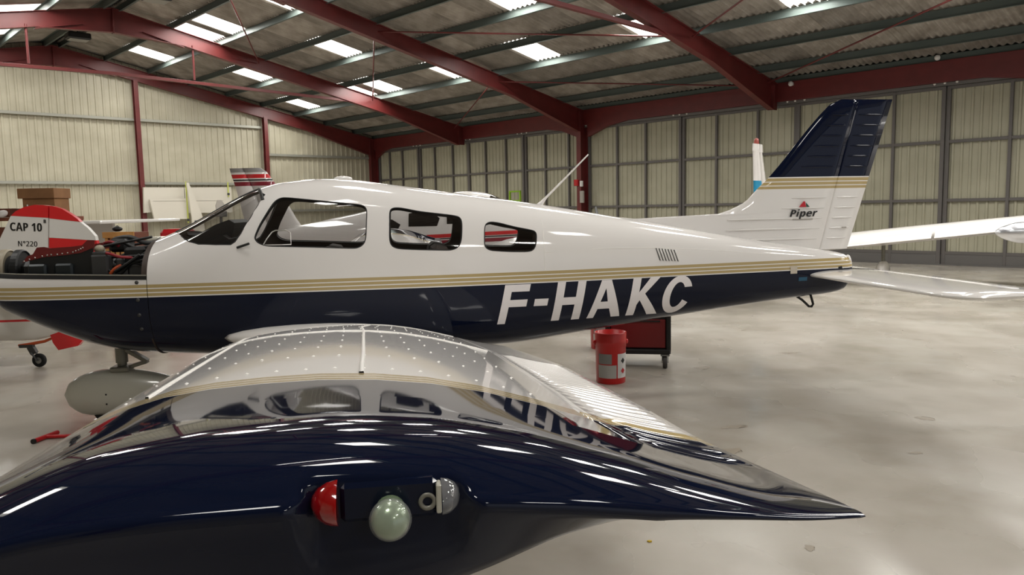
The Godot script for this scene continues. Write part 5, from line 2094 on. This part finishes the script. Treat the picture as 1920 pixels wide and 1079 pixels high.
	for q in [["wide white wing panel strapped to the back wall beside the red post", -10.05, 0.48, [-0.78, 1.72, -0.74, 2.68, 0.75, 2.68, 0.75, 1.85]],
			["small white wing panel hung in front of the wide one", -9.95, 0.68, [-0.60, 1.48, -0.72, 2.22, 0.62, 2.26, 0.68, 1.45]],
			["long white wing panel strapped to the back wall left of the striped tail", -8.35, 0.48, [-0.92, 1.68, -0.92, 2.68, 0.95, 2.70, 0.95, 1.68]]]:
		var w: Node3D = wall.call("wing_panel", q[0], "wing", q[1], q[2], "spare wing panels on the back wall")
		b = MB.new()
		b.prism(pv(q[3]), Transform3D(), 0.12)
		mk("skin", b, "storage_white", w)
		b = MB.new()
		b.box(Vector3(0, 2.16, 0.064), Vector3(1.2, 0.012, 0.006))
		mk("seam", b, "decal_grey", w)
	for q in [[-9.30, 1.3, 2.9, 0.78, "lime green strap hanging over the white wing panels by the upright fin"], [-7.55, 2.3, 2.9, 0.60, "lime green strap at the right end of the white wing panels"]]:
		var w: Node3D = wall.call("strap", q[4], "strap", q[0], q[3], "lime straps on the back wall")
		b = MB.new()
		b.box(Vector3(0, (q[1] + q[2]) * 0.5, 0), Vector3(0.05, q[2] - q[1], 0.012))
		mk("webbing", b, "strap_lime", w)
		b = MB.new()
		b.box(Vector3(0, q[1] + 0.12, 0.01), Vector3(0.09, 0.09, 0.03))
		mk("buckle", b, "engine_grey", w)
	var fw: Node3D = wall.call("spare_fin", "white upright tail fin leaning before the wing panels on the back wall", "tail fin", -9.05, 0.95)
	b = MB.new()
	b.prism(pv([-0.30, 2.85, -0.22, 2.85, 0.22, 1.60, 0.30, 1.05, 0.30, 0.9, -0.18, 0.9, -0.18, 1.5]), Transform3D(), 0.08)
	mk("fin_skin", b, "storage_white", fw)
	b = MB.new()
	b.box(Vector3(0.0, 0.45, 0.0), Vector3(0.5, 0.9, 0.4), Basis(), 0.03)
	mk("stand", b, "storage_white", fw)
	b = MB.new()
	b.box(Vector3(-0.02, 1.32, 0.05), Vector3(0.14, 0.14, 0.05))
	mk("fitting", b, "engine_grey", fw)
	var pr: Node3D = wall.call("workshop_stand", "grey instrument on a stand before the wing panels on the back wall", "stand", -8.35, 1.6)
	b = MB.new()
	b.box(Vector3(0, 1.62, 0), Vector3(0.42, 0.22, 0.25), Basis(), 0.02)
	mk("case", b, "engine_grey", pr)
	b = MB.new()
	b.prism(pv([-0.16, 1.73, 0.16, 1.73, 0.20, 1.95, 0.05, 2.16, -0.10, 2.16, -0.18, 1.95]), Transform3D(), 0.06)
	mk("plate", b, "decal_grey", pr)
	b = MB.new()
	b.tube([Vector3(0, 0.02, 0), Vector3(0, 1.55, 0)], 0.05, 10)
	b.box(Vector3(0, 0.03, 0), Vector3(0.6, 0.06, 0.5))
	mk("column", b, "engine_grey", pr)
	# wooden crate and red cabinet behind the nose
	var cr := thing("wooden_crate", "slatted wooden crate behind the engine of the middle airplane", "crate", Transform3D(Basis(Vector3.UP, -0.15), Vector3(-0.52, 0, -4.75)))
	b = MB.new()
	b.box(Vector3(0, 0.71, 0), Vector3(0.40, 1.42, 0.40))
	mk("carton", b, "cardboard_dark", cr)
	for i in 6:
		b = MB.new()
		b.box(Vector3(-0.17 + 0.068 * i, 0.70, 0.215), Vector3(0.042, 1.40, 0.02))
		mk("slat", b, "pallet_wood", cr)
	for y in [1.39, 0.10]:
		b = MB.new()
		b.box(Vector3(0, y, 0.235), Vector3(0.42, 0.08, 0.022))
		mk("rail", b, "pallet_wood", cr)
	var bg := thing("tool_bag", "small black bag on top of the wooden crate", "bag", Transform3D(Basis(), Vector3(-0.64, 1.43, -4.75)))
	b = MB.new()
	b.ball(Vector3(0, 0.035, 0), Vector3(0.065, 0.035, 0.06))
	mk("fabric", b, "lamp_black", bg)
	b = MB.new()
	b.tube([Vector3(-0.03, 0.06, 0), Vector3(0, 0.08, 0), Vector3(0.03, 0.06, 0)], 0.006, 6)
	mk("handle", b, "lamp_black", bg)
	var rc := thing("red_cabinet", "red metal cabinet behind the windshield base of the middle airplane", "cabinet", Transform3D(Basis(Vector3.UP, -0.15), Vector3(0.14, 0, -4.75)))
	b = MB.new()
	b.box(Vector3(0, 0.73, 0), Vector3(0.36, 1.44, 0.4), Basis(), 0.05)
	mk("body", b, "bar_red", rc)
	b = MB.new()
	b.box(Vector3(0, 0.72, 0.202), Vector3(0.30, 1.30, 0.012), Basis(), 0.005)
	mk("door", b, "bar_red", rc)
	b = MB.new()
	b.box(Vector3(0.11, 0.8, 0.215), Vector3(0.02, 0.12, 0.02))
	mk("handle", b, "engine_grey", rc)
	# lime ladder by the sliding doors
	var ld := thing("step_ladder", "lime green ladder standing by the sliding doors beyond the cabin roof", "ladder", HT * Transform3D(Basis(), Vector3(-0.55, 0, 10.1)))
	for s in [-0.28, 0.28]:
		b = MB.new()
		b.box(Vector3(0, 1.14, s), Vector3(0.06, 2.28, 0.06))
		mk("rail", b, "lime_green", ld)
	for i in 7:
		b = MB.new()
		b.box(Vector3(0, 0.3 + 0.32 * i if i < 6 else 2.25, 0), Vector3(0.05, 0.06, 0.56))
		mk("rung", b, "lime_green", ld)
